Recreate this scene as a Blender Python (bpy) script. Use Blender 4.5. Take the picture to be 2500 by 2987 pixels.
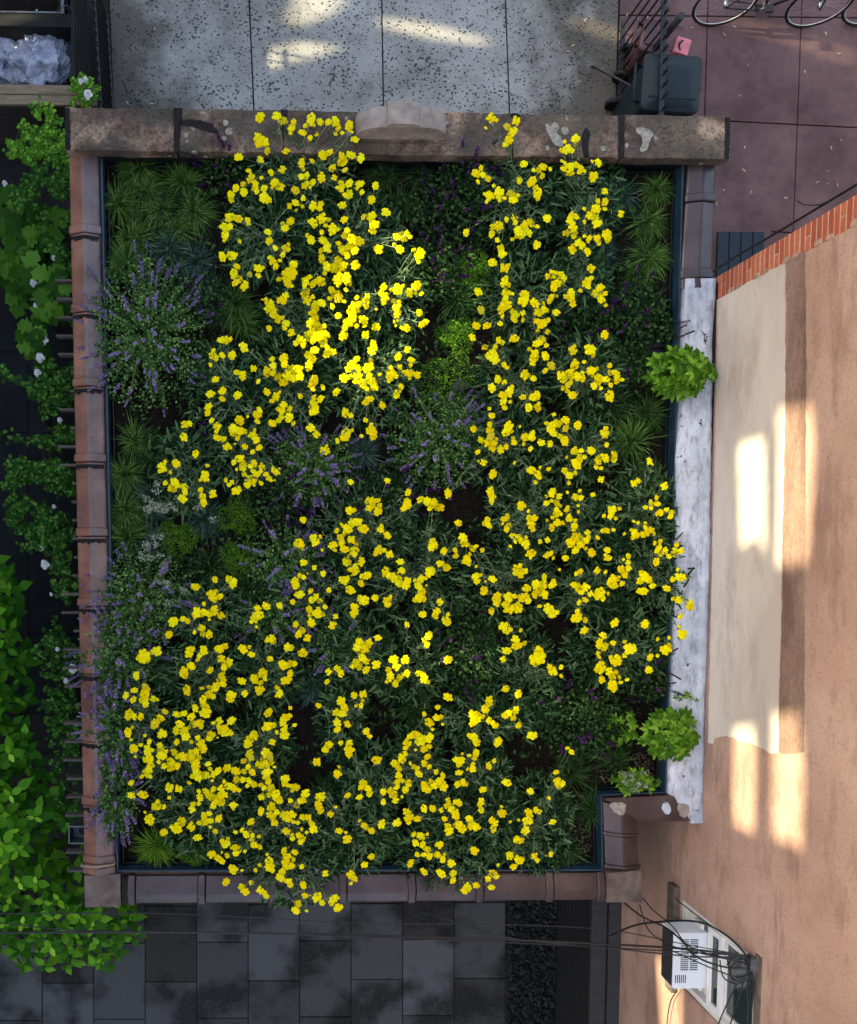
import bpy, bmesh, math, random
from mathutils import Vector, Matrix, Quaternion, noise
R = math.radians
rnd = random.Random(11)
for o in list(bpy.data.objects): bpy.data.objects.remove(o)
scene = bpy.context.scene
COL = scene.collection

# ------------------------------------------------------------------ camera
F_PX, W_PX, H_PX = 2400.0, 2500.0, 2987.0      # focal length and photo size in photo pixels
PPX, PPY = 808.0, 1744.0                        # principal point (the photograph is a crop)
NADX, NADY = 750.0, 1600.0                      # point straight below the camera
CAM_Z = 9.84
_n = Vector(((NADX-PPX)/F_PX, -(NADY-PPY)/F_PX, -1)).normalized()
CAM_Q = _n.rotation_difference(Vector((0, 0, -1)))
cam_d = bpy.data.cameras.new('camera')
cam = bpy.data.objects.new('camera', cam_d); COL.objects.link(cam)
cam.location = (0, 0, CAM_Z); cam.rotation_mode = 'QUATERNION'; cam.rotation_quaternion = CAM_Q
cam_d.sensor_fit = 'HORIZONTAL'; cam_d.sensor_width = 36; cam_d.lens = 36*F_PX/W_PX
cam_d.shift_x = (W_PX/2-PPX)/W_PX; cam_d.shift_y = (PPY-H_PX/2)/W_PX
cam_d.clip_start = .1; cam_d.clip_end = 500
scene.camera = cam

# ------------------------------------------------------------------ light
SUN_EL, SUN_AZ = R(25), R(-8)                   # travel direction: +x, slightly -y
SUN_D = Vector((math.cos(SUN_EL)*math.cos(SUN_AZ), math.cos(SUN_EL)*math.sin(SUN_AZ), -math.sin(SUN_EL)))
world = bpy.data.worlds.new('World'); scene.world = world; world.use_nodes = True
wn = world.node_tree.nodes; wl = world.node_tree.links
sky = wn.new('ShaderNodeTexSky'); sky.sky_type = 'NISHITA'; sky.sun_disc = False
sky.sun_elevation = SUN_EL; sky.sun_rotation = math.atan2(-SUN_D.x, -SUN_D.y)
sky.air_density = 1.0; sky.dust_density = 4.0; sky.ozone_density = .4
wn['Background'].inputs['Strength'].default_value = .15
wl.new(sky.outputs[0], wn['Background'].inputs['Color'])
sun_d = bpy.data.lights.new('sun', 'SUN'); sun_d.energy = 3.3; sun_d.angle = R(.8); sun_d.color = (1, .89, .60)
sun = bpy.data.objects.new('sun', sun_d); COL.objects.link(sun)
sun.location = (-8, 3, 14); sun.rotation_mode = 'QUATERNION'; sun.rotation_quaternion = SUN_D.to_track_quat('-Z', 'Y')
scene.view_settings.view_transform = 'Standard'; scene.view_settings.look = 'None'
scene.view_settings.exposure = 2.2; scene.view_settings.gamma = 1.0
scene.view_settings.use_curve_mapping = False
scene.view_settings.use_white_balance = True; scene.view_settings.white_balance_temperature = 6800      # camera balanced for open shade

# ------------------------------------------------------------------ helpers
def ray(px, py):
    return CAM_Q @ Vector(((px-PPX)/F_PX, -(py-PPY)/F_PX, -1))
def P(px, py, z):
    d = ray(px, py); t = (z-CAM_Z)/d.z
    return Vector((0, 0, CAM_Z)) + d*t
WM = {}
def put(o, parent=None, m=None):
    m = m or Matrix.Identity(4)
    COL.objects.link(o); WM[o.name] = m.copy()
    if parent is not None:
        o.parent = parent; o.matrix_parent_inverse = WM[parent.name].inverted()
    o.matrix_basis = m
    return o
def tag(o, label, cat, group=None):
    o['label'] = label; o['category'] = cat
    if group: o['group'] = group
    return o
def empty(name, loc, label, cat, group=None):
    o = bpy.data.objects.new(name, None); o.empty_display_size = .1
    put(o, None, Matrix.Translation(Vector(loc)))
    return tag(o, label, cat, group)
class MB:
    def __init__(s): s.v = []; s.f = []; s.sm = []
    def poly(s, pts, smooth=False):
        i = len(s.v); s.v += [tuple(p) for p in pts]; s.f.append(tuple(range(i, i+len(pts)))); s.sm.append(smooth)
    def box(s, a, b):
        x0, y0, z0 = a; x1, y1, z1 = b; i = len(s.v)
        s.v += [(x0,y0,z0),(x1,y0,z0),(x1,y1,z0),(x0,y1,z0),(x0,y0,z1),(x1,y0,z1),(x1,y1,z1),(x0,y1,z1)]
        for q in ((0,3,2,1),(4,5,6,7),(0,1,5,4),(1,2,6,5),(2,3,7,6),(3,0,4,7)):
            s.f.append(tuple(i+k for k in q)); s.sm.append(False)
    def prism(s, bot, top):
        n = len(bot); i = len(s.v); s.v += [tuple(p) for p in bot]+[tuple(p) for p in top]
        s.f.append(tuple(i+n+k for k in range(n))); s.sm.append(False)
        s.f.append(tuple(i+n-1-k for k in range(n))); s.sm.append(False)
        for k in range(n):
            k2 = (k+1) % n; s.f.append((i+k, i+k2, i+n+k2, i+n+k)); s.sm.append(False)
    def loft(s, rings, close=True, caps=True, smooth=False):
        n = len(rings[0]); i = len(s.v)
        for r in rings: s.v += [tuple(p) for p in r]
        for a in range(len(rings)-1):
            for k in range(n if close else n-1):
                k2 = (k+1) % n
                s.f.append((i+a*n+k, i+a*n+k2, i+(a+1)*n+k2, i+(a+1)*n+k)); s.sm.append(smooth)
        if caps:
            s.f.append(tuple(i+n-1-k for k in range(n))); s.sm.append(False)
            e = i+(len(rings)-1)*n; s.f.append(tuple(e+k for k in range(n))); s.sm.append(False)
    def tube(s, pts, r, n=6, caps=True, r1=None):
        pts = [Vector(p) for p in pts]; rings = []
        for k, p in enumerate(pts):
            d = (pts[min(k+1, len(pts)-1)]-pts[max(k-1, 0)])
            if d.length < 1e-9: d = Vector((0, 0, 1))
            d.normalize(); u = d.orthogonal().normalized() if k == 0 else (u-d*u.dot(d))
            if u.length < 1e-6: u = d.orthogonal()
            u.normalize(); w = d.cross(u)
            rr = r if r1 is None else r+(r1-r)*k/max(1, len(pts)-1)
            rings.append([p+(u*math.cos(2*math.pi*j/n)+w*math.sin(2*math.pi*j/n))*rr for j in range(n)])
        s.loft(rings, True, caps, True)
    def blade(s, p0, d, L, W, droop=0, prof=(.5, 1, .8, 0), side=None, fold=0):
        d = Vector(d).normalized(); p0 = Vector(p0)
        sd = side if side is not None else d.cross(Vector((0, 0, 1)))
        if sd.length < 1e-4: sd = Vector((1, 0, 0))
        sd = sd.normalized(); n = len(prof); i = len(s.v); cnt = 0; idx = []
        for k, w in enumerate(prof):
            t = k/(n-1); c = p0+d*(L*t)-Vector((0, 0, droop*L*t*t))
            if w < .02:
                s.v.append(tuple(c)); idx.append((i+cnt,)); cnt += 1
            else:
                s.v.append(tuple(c+sd*(W*w/2)+Vector((0, 0, fold*W*w)))); s.v.append(tuple(c-sd*(W*w/2)+Vector((0, 0, fold*W*w))))
                idx.append((i+cnt, i+cnt+1)); cnt += 2
        for a, b in zip(idx, idx[1:]):
            if len(a) == 2 and len(b) == 2: s.f.append((a[0], a[1], b[1], b[0]))
            elif len(a) == 2: s.f.append((a[0], a[1], b[0]))
            elif len(b) == 2: s.f.append((a[0], b[1], b[0]))
            else: continue
            s.sm.append(False)
    def mesh(s, name, mats):
        me = bpy.data.meshes.new(name); me.from_pydata(s.v, [], s.f)
        if any(s.sm): me.polygons.foreach_set('use_smooth', s.sm)
        for m in (mats if isinstance(mats, (list, tuple)) else [mats]): me.materials.append(m)
        me.update(); return me
    def build(s, name, mat, parent=None, m=None, bevel=0):
        me = s.mesh(name, mat)
        if bevel:
            bm = bmesh.new(); bm.from_mesh(me); bmesh.ops.remove_doubles(bm, verts=bm.verts, dist=1e-5)
            es = [e for e in bm.edges if len(e.link_faces) == 2 and e.calc_face_angle(0) > .5]
            bmesh.ops.bevel(bm, geom=es, offset=bevel, segments=2, profile=.6, affect='EDGES'); bm.to_mesh(me); bm.free()
        return put(bpy.data.objects.new(name, me), parent, m)
def obj(name, me, parent=None, m=None):
    return put(bpy.data.objects.new(name, me), parent, m)
def struct(o): o['kind'] = 'structure'; return o
def stuff(o): o['kind'] = 'stuff'; return o
def TRS(loc, rz=0, s=1, tilt=None):
    m = Matrix.Translation(Vector(loc)) @ Matrix.Rotation(rz, 4, 'Z')
    if tilt: m = m @ Matrix.Rotation(tilt[0], 4, 'X') @ Matrix.Rotation(tilt[1], 4, 'Y')
    return m @ (Matrix.Scale(s, 4) if not isinstance(s, (tuple, list)) else Matrix.Diagonal((s[0], s[1], s[2], 1)))
def ragged(pts, step, amp, seed=0, closed=True):
    out = []; n = len(pts); r = random.Random(seed)
    for i in range(n if closed else n-1):
        a, b = Vector(pts[i]), Vector(pts[(i+1) % n]); k = max(1, int((b-a).length/step))
        for j in range(k):
            q = a.lerp(b, j/k); out.append(q+Vector((r.uniform(-amp, amp), r.uniform(-amp, amp), 0)) if j or True else q)
    return out

# ------------------------------------------------------------------ materials
class NT:
    def __init__(s, name):
        s.m = bpy.data.materials.new(name); s.m.use_nodes = True; s.t = s.m.node_tree
        s.b = s.t.nodes['Principled BSDF']; s.co = None
    def n(s, typ, **kw):
        x = s.t.nodes.new(typ)
        for k, v in kw.items(): setattr(x, k, v)
        return x
    def l(s, a, b): s.t.links.new(a, b)
    def coord(s, kind='Object'):
        if s.co is None: s.co = s.n('ShaderNodeTexCoord')
        return s.co.outputs[kind]
    def mapped(s, scale=(1, 1, 1), kind='Object', rot=(0, 0, 0)):
        mp = s.n('ShaderNodeMapping'); mp.inputs['Scale'].default_value = scale; mp.inputs['Rotation'].default_value = rot
        s.l(s.coord(kind), mp.inputs['Vector']); return mp.outputs[0]
    def noise(s, scale, detail=4, rough=.6, vec=None, dist=0):
        x = s.n('ShaderNodeTexNoise'); x.inputs['Scale'].default_value = scale; x.inputs['Detail'].default_value = detail
        x.inputs['Roughness'].default_value = rough; x.inputs['Distortion'].default_value = dist
        s.l(vec if vec is not None else s.coord(), x.inputs['Vector']); return x.outputs['Fac']
    def voro(s, scale, vec=None, feat='F1', out='Distance'):
        x = s.n('ShaderNodeTexVoronoi', feature=feat); x.inputs['Scale'].default_value = scale
        s.l(vec if vec is not None else s.coord(), x.inputs['Vector']); return x.outputs[out]
    def ramp(s, fac, stops, interp='LINEAR'):
        x = s.n('ShaderNodeValToRGB'); x.color_ramp.interpolation = interp; e = x.color_ramp.elements
        while len(e) < len(stops): e.new(.5)
        for el, (p, c) in zip(e, stops):
            el.position = p; el.color = (*c, 1) if isinstance(c, (tuple, list)) else (c, c, c, 1)
        s.l(fac, x.inputs[0]); return x.outputs[0]
    def mix(s, fac, a, b, mode='MIX'):
        x = s.n('ShaderNodeMix', data_type='RGBA', blend_type=mode)
        for sock, v in ((x.inputs[0], fac), (x.inputs[6], a), (x.inputs[7], b)):
            if hasattr(v, 'links'): s.l(v, sock)
            else: sock.default_value = v if not isinstance(v, (tuple, list)) else (*v, 1)
        return x.outputs[2]
    def math(s, op, a, b=0):
        x = s.n('ShaderNodeMath', operation=op)
        for sock, v in ((x.inputs[0], a), (x.inputs[1], b)):
            if hasattr(v, 'links'): s.l(v, sock)
            else: sock.default_value = v
        return x.outputs[0]
    def bump(s, h, strength=.3, dist=.01):
        x = s.n('ShaderNodeBump'); x.inputs['Strength'].default_value = strength; x.inputs['Distance'].default_value = dist
        s.l(h, x.inputs['Height']); s.l(x.outputs[0], s.b.inputs['Normal'])
    def fin(s, col, rough=.8, spec=.3, metal=0):
        if hasattr(col, 'links'): s.l(col, s.b.inputs['Base Color'])
        else: s.b.inputs['Base Color'].default_value = (*col, 1)
        if hasattr(rough, 'links'): s.l(rough, s.b.inputs['Roughness'])
        else: s.b.inputs['Roughness'].default_value = rough
        s.b.inputs['Specular IOR Level'].default_value = spec; s.b.inputs['Metallic'].default_value = metal
        return s.m
def plain(name, c, rough=.7, spec=.3, metal=0, var=.25, scale=9, bump=.15, bscale=60):
    t = NT(name); nz = t.noise(scale, 5)
    c2 = tuple(x*(1-var) for x in c); c3 = tuple(min(1, x*(1+var)) for x in c)
    if bump: t.bump(t.noise(bscale, 3), bump, .01)
    return t.fin(t.ramp(nz, [(.3, c2), (.7, c3)]), rough, spec, metal)
def leafmat(name, c1, c2, rough=.65, trans=.25, spec=.1, veins=False):
    spec = min(spec, .14); rough = max(rough, .5)
    t = NT(name); g = t.n('ShaderNodeNewGeometry'); oi = t.n('ShaderNodeObjectInfo')
    r = t.math('FRACT', t.math('ADD', g.outputs['Random Per Island'], oi.outputs['Random']))
    col = t.ramp(r, [(0, tuple(x*.75 for x in c1)), (.45, c1), (.85, c2), (1, tuple(min(.9, x*1.35+.012) for x in c2))])
    t.fin(col, rough, spec)
    tr = t.n('ShaderNodeBsdfTranslucent'); mx = t.n('ShaderNodeMixShader'); mx.inputs[0].default_value = trans
    t.l(t.mix(.5, col, (.35, .5, .05), 'MIX') if False else col, tr.inputs[0]); out = t.t.nodes['Material Output']
    t.l(t.b.outputs[0], mx.inputs[1]); t.l(tr.outputs[0], mx.inputs[2]); t.l(mx.outputs[0], out.inputs[0])
    return t.m
# ------------------------------------------------------------------ surface materials
def m_terrazzo():
    t = NT('speckled_concrete')
    big = t.noise(.9, 5, .65); base = t.ramp(big, [(.36, (.20, .19, .168)), (.5, (.30, .292, .265)), (.66, (.37, .362, .335))])
    warp = t.mix(.05, t.coord(), t.n('ShaderNodeTexNoise').outputs['Color'])
    v = t.voro(21, t.mapped((1, 1.35, 1))); v2 = t.voro(38)
    den = t.noise(2.6, 3)
    chip = t.math('LESS_THAN', v, t.math('MULTIPLY', den, .56)); chip2 = t.math('LESS_THAN', v2, t.math('MULTIPLY', den, .40))
    col = base; chips = t.math('MAXIMUM', chip, chip2)
    sx_ = t.n('ShaderNodeSeparateXYZ'); t.l(t.coord(), sx_.inputs[0])
    edge = t.math('MAXIMUM', t.math('MULTIPLY', t.math('SUBTRACT', -.55, sx_.outputs[0]), .75), t.math('MULTIPLY', t.math('SUBTRACT', sx_.outputs[0], 2.9), .8))
    dirt = t.ramp(t.math('ADD', t.noise(1.9, 7, .72), t.math('MULTIPLY', t.math('MAXIMUM', edge, 0), .45)), [(.52, 0), (.80, .85)])
    col = t.mix(dirt, col, (.075, .06, .042))
    col = t.mix(t.math('MULTIPLY', chips, .85), col, (.022, .024, .026))
    rust = t.ramp(t.noise(3.1, 4), [(.66, 0), (.78, .5)]); col = t.mix(rust, col, (.16, .08, .035))
    t.bump(t.noise(70, 4), .25, .004); return t.fin(col, .85, .25)
def m_redconc():
    t = NT('maroon_concrete')
    c = t.ramp(t.noise(1.1, 6, .65), [(.36, (.070, .036, .035)), (.52, (.115, .064, .062)), (.68, (.16, .095, .09))])
    c = t.mix(t.ramp(t.noise(9, 5), [(.5, 0), (.7, .45)]), c, (.055, .034, .038))
    c = t.mix(t.ramp(t.noise(140, 2), [(.62, 0), (.75, .5)]), c, (.3, .24, .22))
    t.bump(t.noise(90, 3), .2, .004); return t.fin(c, .8, .3)
def m_bluestone():
    t = NT('bluestone'); oi = t.n('ShaderNodeObjectInfo')
    tint = t.ramp(oi.outputs['Random'], [(0, (.030, .027, .022)), (.5, (.048, .050, .048)), (1, (.085, .093, .094))])
    st = t.ramp(t.noise(1.5, 4, .55), [(.46, 0), (.6, .85)])
    c = t.mix(st, tint, (.010, .0095, .009))
    c = t.mix(t.ramp(t.noise(26, 5), [(.45, 0), (.75, .3)]), c, (.075, .08, .083))
    t.bump(t.noise(45, 5), .2, .004); return t.fin(c, .85, .15)
def m_shaded_stone():  # paver stone darkened to stand in for deep shade
    t = NT('shaded_bluestone'); c = t.ramp(t.noise(1.6, 5), [(.35, (.006, .007, .008)), (.7, (.016, .018, .02))])
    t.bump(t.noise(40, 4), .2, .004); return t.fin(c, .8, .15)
def m_brownstone():
    t = NT('weathered_brownstone')
    c = t.ramp(t.noise(3.2, 7, .68), [(.36, (.036, .024, .019)), (.44, (.10, .066, .048)), (.51, (.19, .13, .092)), (.62, (.34, .25, .17))])
    c = t.mix(t.ramp(t.noise(1.5, 3), [(.42, .8), (.56, 0)]), c, (.06, .056, .044))
    li = t.math('LESS_THAN', t.voro(9, t.mapped((1, 1, 1))), t.math('MULTIPLY', t.ramp(t.noise(1.9, 3), [(.48, 0), (.7, 1)]), .42))
    c = t.mix(t.math('MULTIPLY', li, .75), c, (.33, .31, .25))
    c = t.mix(t.ramp(t.noise(38, 5), [(.48, 0), (.62, .6)]), c, (.028, .023, .021))
    t.bump(t.noise(26, 6, .7), .55, .012); return t.fin(c, .9, .2)
def m_glazed(name, cols):
    t = NT(name); a, b, d = cols
    c = t.ramp(t.noise(2.3, 5), [(.36, a), (.5, b), (.66, d)])
    c = t.mix(t.ramp(t.noise(42, 3), [(.62, 0), (.68, .8)]), c, (.025, .018, .018))
    c = t.mix(t.ramp(t.noise(5, 6, .7), [(.5, 0), (.68, .6)]), c, (.045, .036, .038))
    t.bump(t.voro(45, feat='DISTANCE_TO_EDGE'), .12, .003); return t.fin(c, t.ramp(t.noise(7, 4), [(.3, .28), (.7, .5)]), .55)
def m_whitecoat():
    t = NT('white_roof_coating')
    c = t.ramp(t.noise(2.4, 6, .65), [(.36, (.30, .335, .39)), (.5, (.44, .485, .55)), (.64, (.54, .59, .65))])
    c = t.mix(t.ramp(t.noise(14, 6, .75, t.mapped((1, .35, 1))), [(.48, 0), (.62, .7)]), c, (.17, .17, .185))
    c = t.mix(t.ramp(t.noise(7, 5, .7), [(.64, 0), (.66, .95)]), c, (.02, .02, .024))
    c = t.mix(t.ramp(t.noise(60, 3), [(.66, 0), (.74, .7)]), c, (.12, .12, .13))
    t.bump(t.noise(18, 6, .7), .6, .012); return t.fin(c, .55, .4)
def m_stucco():
    t = NT('tan_stucco')
    v = t.mapped((1, 1, .35))
    c = t.ramp(t.noise(.8, 5, .6), [(.36, (.33, .205, .155)), (.5, (.41, .262, .2)), (.66, (.47, .315, .245))])
    c = t.mix(t.ramp(t.noise(2.1, 7, .72, t.mapped((1, .45, 1.6))), [(.48, 0), (.62, .55)]), c, (.17, .10, .075))
    c = t.mix(t.ramp(t.noise(55, 7, .85), [(.5, 0), (.64, .6)]), c, (.17, .105, .08))
    t.bump(t.noise(120, 4, .7), .4, .006); return t.fin(c, .92, .15)
def m_stuccodark():
    t = NT('weathered_stucco'); c = t.ramp(t.noise(2.2, 7, .72, t.mapped((1, .45, 1.6))), [(.38, (.15, .093, .072)), (.5, (.225, .145, .112)), (.64, (.29, .195, .15))])
    c = t.mix(t.ramp(t.noise(55, 7, .85), [(.49, 0), (.62, .6)]), c, (.09, .055, .042)); t.bump(t.noise(120, 4, .7), .4, .006); return t.fin(c, .92, .15)
def m_creampaint():
    t = NT('cream_paint')
    c = t.ramp(t.noise(1.3, 5, .6, t.mapped((1, .4, 1.5))), [(.36, (.46, .40, .345)), (.52, (.56, .495, .43)), (.66, (.61, .55, .485))])
    c = t.mix(t.ramp(t.noise(3.2, 6, .75, t.mapped((1, .3, 1))), [(.5, 0), (.64, .55)]), c, (.34, .27, .225))
    t.bump(t.noise(100, 4), .25, .004); return t.fin(c, .8, .2)
def m_brick():
    t = NT('orange_red_brick'); oi = t.n('ShaderNodeObjectInfo')
    c = t.ramp(oi.outputs['Random'], [(0, (.30, .075, .04)), (.5, (.38, .105, .055)), (1, (.46, .16, .085))])
    c = t.mix(t.ramp(t.noise(25, 5), [(.45, 0), (.8, .6)]), c, (.3, .06, .03)); t.bump(t.noise(80, 4), .4, .004)
    return t.fin(c, .85, .2)
def m_soil():
    t = NT('dark_gravelly_soil')
    c = t.ramp(t.noise(18, 7, .75), [(.35, (.004, .003, .0025)), (.6, (.011, .0085, .006)), (.8, (.022, .017, .012))])
    g = t.math('LESS_THAN', t.voro(95), t.math('MULTIPLY', t.noise(6, 3), .42)); col2 = t.voro(95, out='Color')
    c = t.mix(t.math('MULTIPLY', g, .7), c, t.ramp(col2, [(.2, (.02, .014, .01)), (.9, (.13, .10, .07))]))
    t.bump(t.voro(95), .8, .01); return t.fin(c, .95, .1)
def m_wood(name, a, b):
    t = NT(name); c = t.ramp(t.noise(6, 6, .65, t.mapped((.6, 9, 9)), .6), [(.3, a), (.7, b)])
    t.bump(t.noise(9, 5, .6, t.mapped((.6, 9, 9))), .3, .004); return t.fin(c, .8, .25)
M = dict(
 terrazzo=m_terrazzo(), redconc=m_redconc(), bluestone=m_bluestone(), shaded_stone=m_shaded_stone(), brownstone=m_brownstone(),
 tile_red=m_glazed('glazed_terracotta', [(.13, .05, .031), (.205, .083, .052), (.28, .125, .082)]),
 tile_skylit=m_glazed('skylit_grey_brown_tint', [(.075, .055, .052), (.115, .085, .08), (.16, .12, .112)]),
 tile_dark=m_glazed('purple_brown_glazed_terracotta', [(.022, .013, .012), (.040, .024, .023), (.072, .045, .044)]),
 stucco_dark=m_stuccodark(), white=m_whitecoat(), stucco=m_stucco(), cream=m_creampaint(), brick=m_brick(), soil=m_soil(),
 mortar=plain('mortar', (.42, .33, .26), .95), joint=plain('dark_joint', (.022, .02, .019), .95),
 asphalt=plain('dark_earth', (.02, .018, .016), .95, var=.5), tar=plain('roof_tar', (.014, .013, .013), .8, .12, var=.5, scale=20, bump=.5, bscale=30),
 membrane=plain('blue_black_membrane', (.012, .036, .060), .45, .4, var=.45, scale=5), trim=plain('black_edging', (.006, .0065, .008), .4, .5),
 iron=plain('black_iron', (.012, .013, .015), .45, .5, var=.4, scale=30), wallbrown=plain('brown_render', (.11, .075, .06), .9),
 stone=plain('cast_stone', (.25, .215, .185), .85, .2, var=.4, scale=7, bump=.6, bscale=40), cornerclay=plain('grey_brown_clay', (.105, .082, .068), .7, .3, var=.5, scale=9, bump=.5, bscale=30), lead=plain('grey_metal', (.13, .14, .15), .5, .5, .6, var=.3),
 greywood=m_wood('grey_weathered_wood', (.05, .04, .033), (.14, .115, .095)), plank=m_wood('tan_planks', (.13, .09, .055), (.30, .22, .14)),
 darkwood=m_wood('dark_brown_cladding', (.03, .024, .022), (.075, .06, .055)), blackwood=m_wood('black_stained_wood', (.006, .006, .006), (.018, .017, .016)),
 boardgrey=m_wood('charcoal_board', (.022, .023, .025), (.045, .046, .048)),
 cable=plain('cable_rubber', (.012, .012, .013), .5, .4, bump=0), whiteplastic=plain('white_enamel', (.66, .69, .73), .4, .4, var=.05, bump=0),
 vinyl=plain('white_vinyl', (.72, .72, .70), .45, .4, var=.06, bump=0), darkgrille=plain('dark_condenser', (.03, .028, .027), .6, .4),
 slot=plain('vent_slot', (.02, .02, .022), .7), binteal=plain('dark_teal_plastic', (.010, .019, .024), .55, .25, var=.3, scale=4, bump=.1),
 binmaroon=plain('maroon_plastic', (.105, .045, .05), .5, .4, var=.3, scale=4), pink=plain('pink_sticker', (.55, .17, .19), .6, .3, bump=0),
 ink=plain('black_ink', (.02, .012, .012), .7, bump=0), hatch=plain('blue_black_steel', (.010, .017, .026), .5, .5, .3, var=.35), rubber=plain('tyre_rubber', (.012, .012, .012), .7),
 steel=plain('bare_steel', (.45, .46, .48), .3, .5, .9, bump=0), rimwhite=plain('pale_rim', (.6, .6, .58), .4, .5, bump=0), bikepaint=plain('black_bike_paint', (.012, .012, .014), .3, .5, bump=0),
 rope=plain('tan_rope', (.26, .2, .14), .9), petal=plain('fallen_petal', (.55, .48, .3), .8, bump=0), lichen=plain('pale_lichen', (.25, .24, .20), .9, .1, var=.45, scale=30),
)
def m_bag():
    t = NT('clear_blue_white_plastic'); t.b.inputs['Transmission Weight'].default_value = .12
    c = t.ramp(t.noise(2, 3, .5), [(.36, (.34, .36, .46)), (.62, (.52, .57, .66))])
    t.bump(t.voro(7, feat='DISTANCE_TO_EDGE'), .5, .04); return t.fin(c, .18, .7)
M['bag'] = m_bag()
def m_glass():
    t = NT('window_glass'); return t.fin((.02, .035, .032), .06, .8)
M['glass'] = m_glass()

# ------------------------------------------------------------------ ground
b = MB(); b.poly([(-150, -150, -.06), (150, -150, -.06), (150, 150, -.06), (-150, 150, -.06)])
ground = struct(b.build('ground', M['asphalt']))
def slab(name, pts, z0, z1, mat, parent, bev=.006):
    b = MB(); b.prism([(p[0], p[1], z0) for p in pts], [(p[0], p[1], z1) for p in pts])
    return b.build(name, mat, parent, bevel=bev)
def inset(pts, g):
    c = sum((Vector(p) for p in pts), Vector())/len(pts)
    out = []
    for p in pts:
        v = Vector(p)-c; out.append(c+Vector((v.x-math.copysign(g, v.x), v.y-math.copysign(g, v.y), v.z)))
    return out
# front sidewalk: speckled concrete slabs
b = MB(); b.poly([P(318, -400, -.02), P(322, 690, -.02), P(1800, 690, -.02), P(1812, -400, -.02)][::-1])
sidewalk = struct(b.build('sidewalk', M['joint']))
jx = [(318, 330), (727, 741), (1114, 1119), (1475, 1487), (1806, 1797)]
for (a0, a1), (c0, c1) in zip(jx, jx[1:]):
    for (ya, yb) in ((-400, -60), (-60, 690)):
        q = [P(a0+(a1-a0)*yb/330, yb, 0), P(c0+(c1-c0)*yb/330, yb, 0), P(c0+(c1-c0)*ya/330, ya, 0), P(a0+(a1-a0)*ya/330, ya, 0)]
        slab('concrete_slab', inset(q, .008), -.055, 0, M['terrazzo'], sidewalk)
# maroon forecourt slabs beside it
b = MB(); b.poly([P(1806, -400, -.02), P(1780, 1100, -.02), P(2900, 1100, -.02), P(2900, -400, -.02)][::-1])
forecourt = struct(b.build('forecourt', M['joint']))
fx = [(1808, 1799), (2066, 2056), (2340, 2327), (2625, 2606), (2900, 2880)]
fy = [(-400, -400), (-180, -175), (47, 52), (350, 372), (664, 690), (980, 1000)]
for i in range(len(fx)-1):
    for j in range(len(fy)-1):
        def X(k, y): return fx[k][0]+(fx[k][1]-fx[k][0])*y/335
        def Y(k, x): return fy[k][0]+(fy[k][1]-fy[k][0])*(x-2060)/440
        q = []
        for (a, c) in ((i, j+1), (i+1, j+1), (i+1, j), (i, j)):
            yy = fy[c][0]; xx = X(a, yy); q.append(P(xx, Y(c, xx), 0))
        slab('maroon_slab', inset(q, .007), -.055, 0, M['redconc'], forecourt)
# rear patio
b = MB(); b.poly([P(-500, 2200, -.02), P(-500, 3500, -.02), P(1476, 3500, -.02), P(1476, 2200, -.02)])
patio = struct(b.build('patio', M['joint']))
for k in range(-4, 9):
    x0 = 123+150.2*k; x1 = x0+150.2
    off = 2868 if k % 2 == 0 else 2753
    for j in range(-3, 4):
        y0 = off+(222)*j-k*1.7; y1 = y0+222
        if y1 < 2330 or y0 > 3300: continue
        slab('paver', inset([P(x0, y1, 0), P(x1, y1, 0), P(x1, y0, 0), P(x0, y0, 0)], .005), -.055, rnd.uniform(-.003, .003), M['bluestone'], patio)
# side passage: bluestone pavers with the deep shade put into a darker colour
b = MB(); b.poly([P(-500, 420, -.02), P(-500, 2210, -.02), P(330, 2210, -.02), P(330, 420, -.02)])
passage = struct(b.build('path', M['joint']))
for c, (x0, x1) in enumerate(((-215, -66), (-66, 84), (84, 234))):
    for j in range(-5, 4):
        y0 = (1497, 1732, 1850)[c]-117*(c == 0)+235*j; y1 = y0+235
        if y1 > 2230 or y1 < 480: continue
        slab('shaded_paver', inset([P(x0, y1, 0), P(x1, y1, 0), P(x1, y0, 0), P(x0, y0, 0)], .006), -.055, rnd.uniform(-.003, .003), M['shaded_stone'], passage)

# ------------------------------------------------------------------ green roof building
ZC, ZS = 2.64, 2.465          # side coping ridge, soil
garden = empty('garden_building', P(1150, 1500, 0), 'low flat roofed building with terracotta coping and a planted green roof', 'building')
def lerp(a, b, t): return a+(b-a)*t
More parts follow.
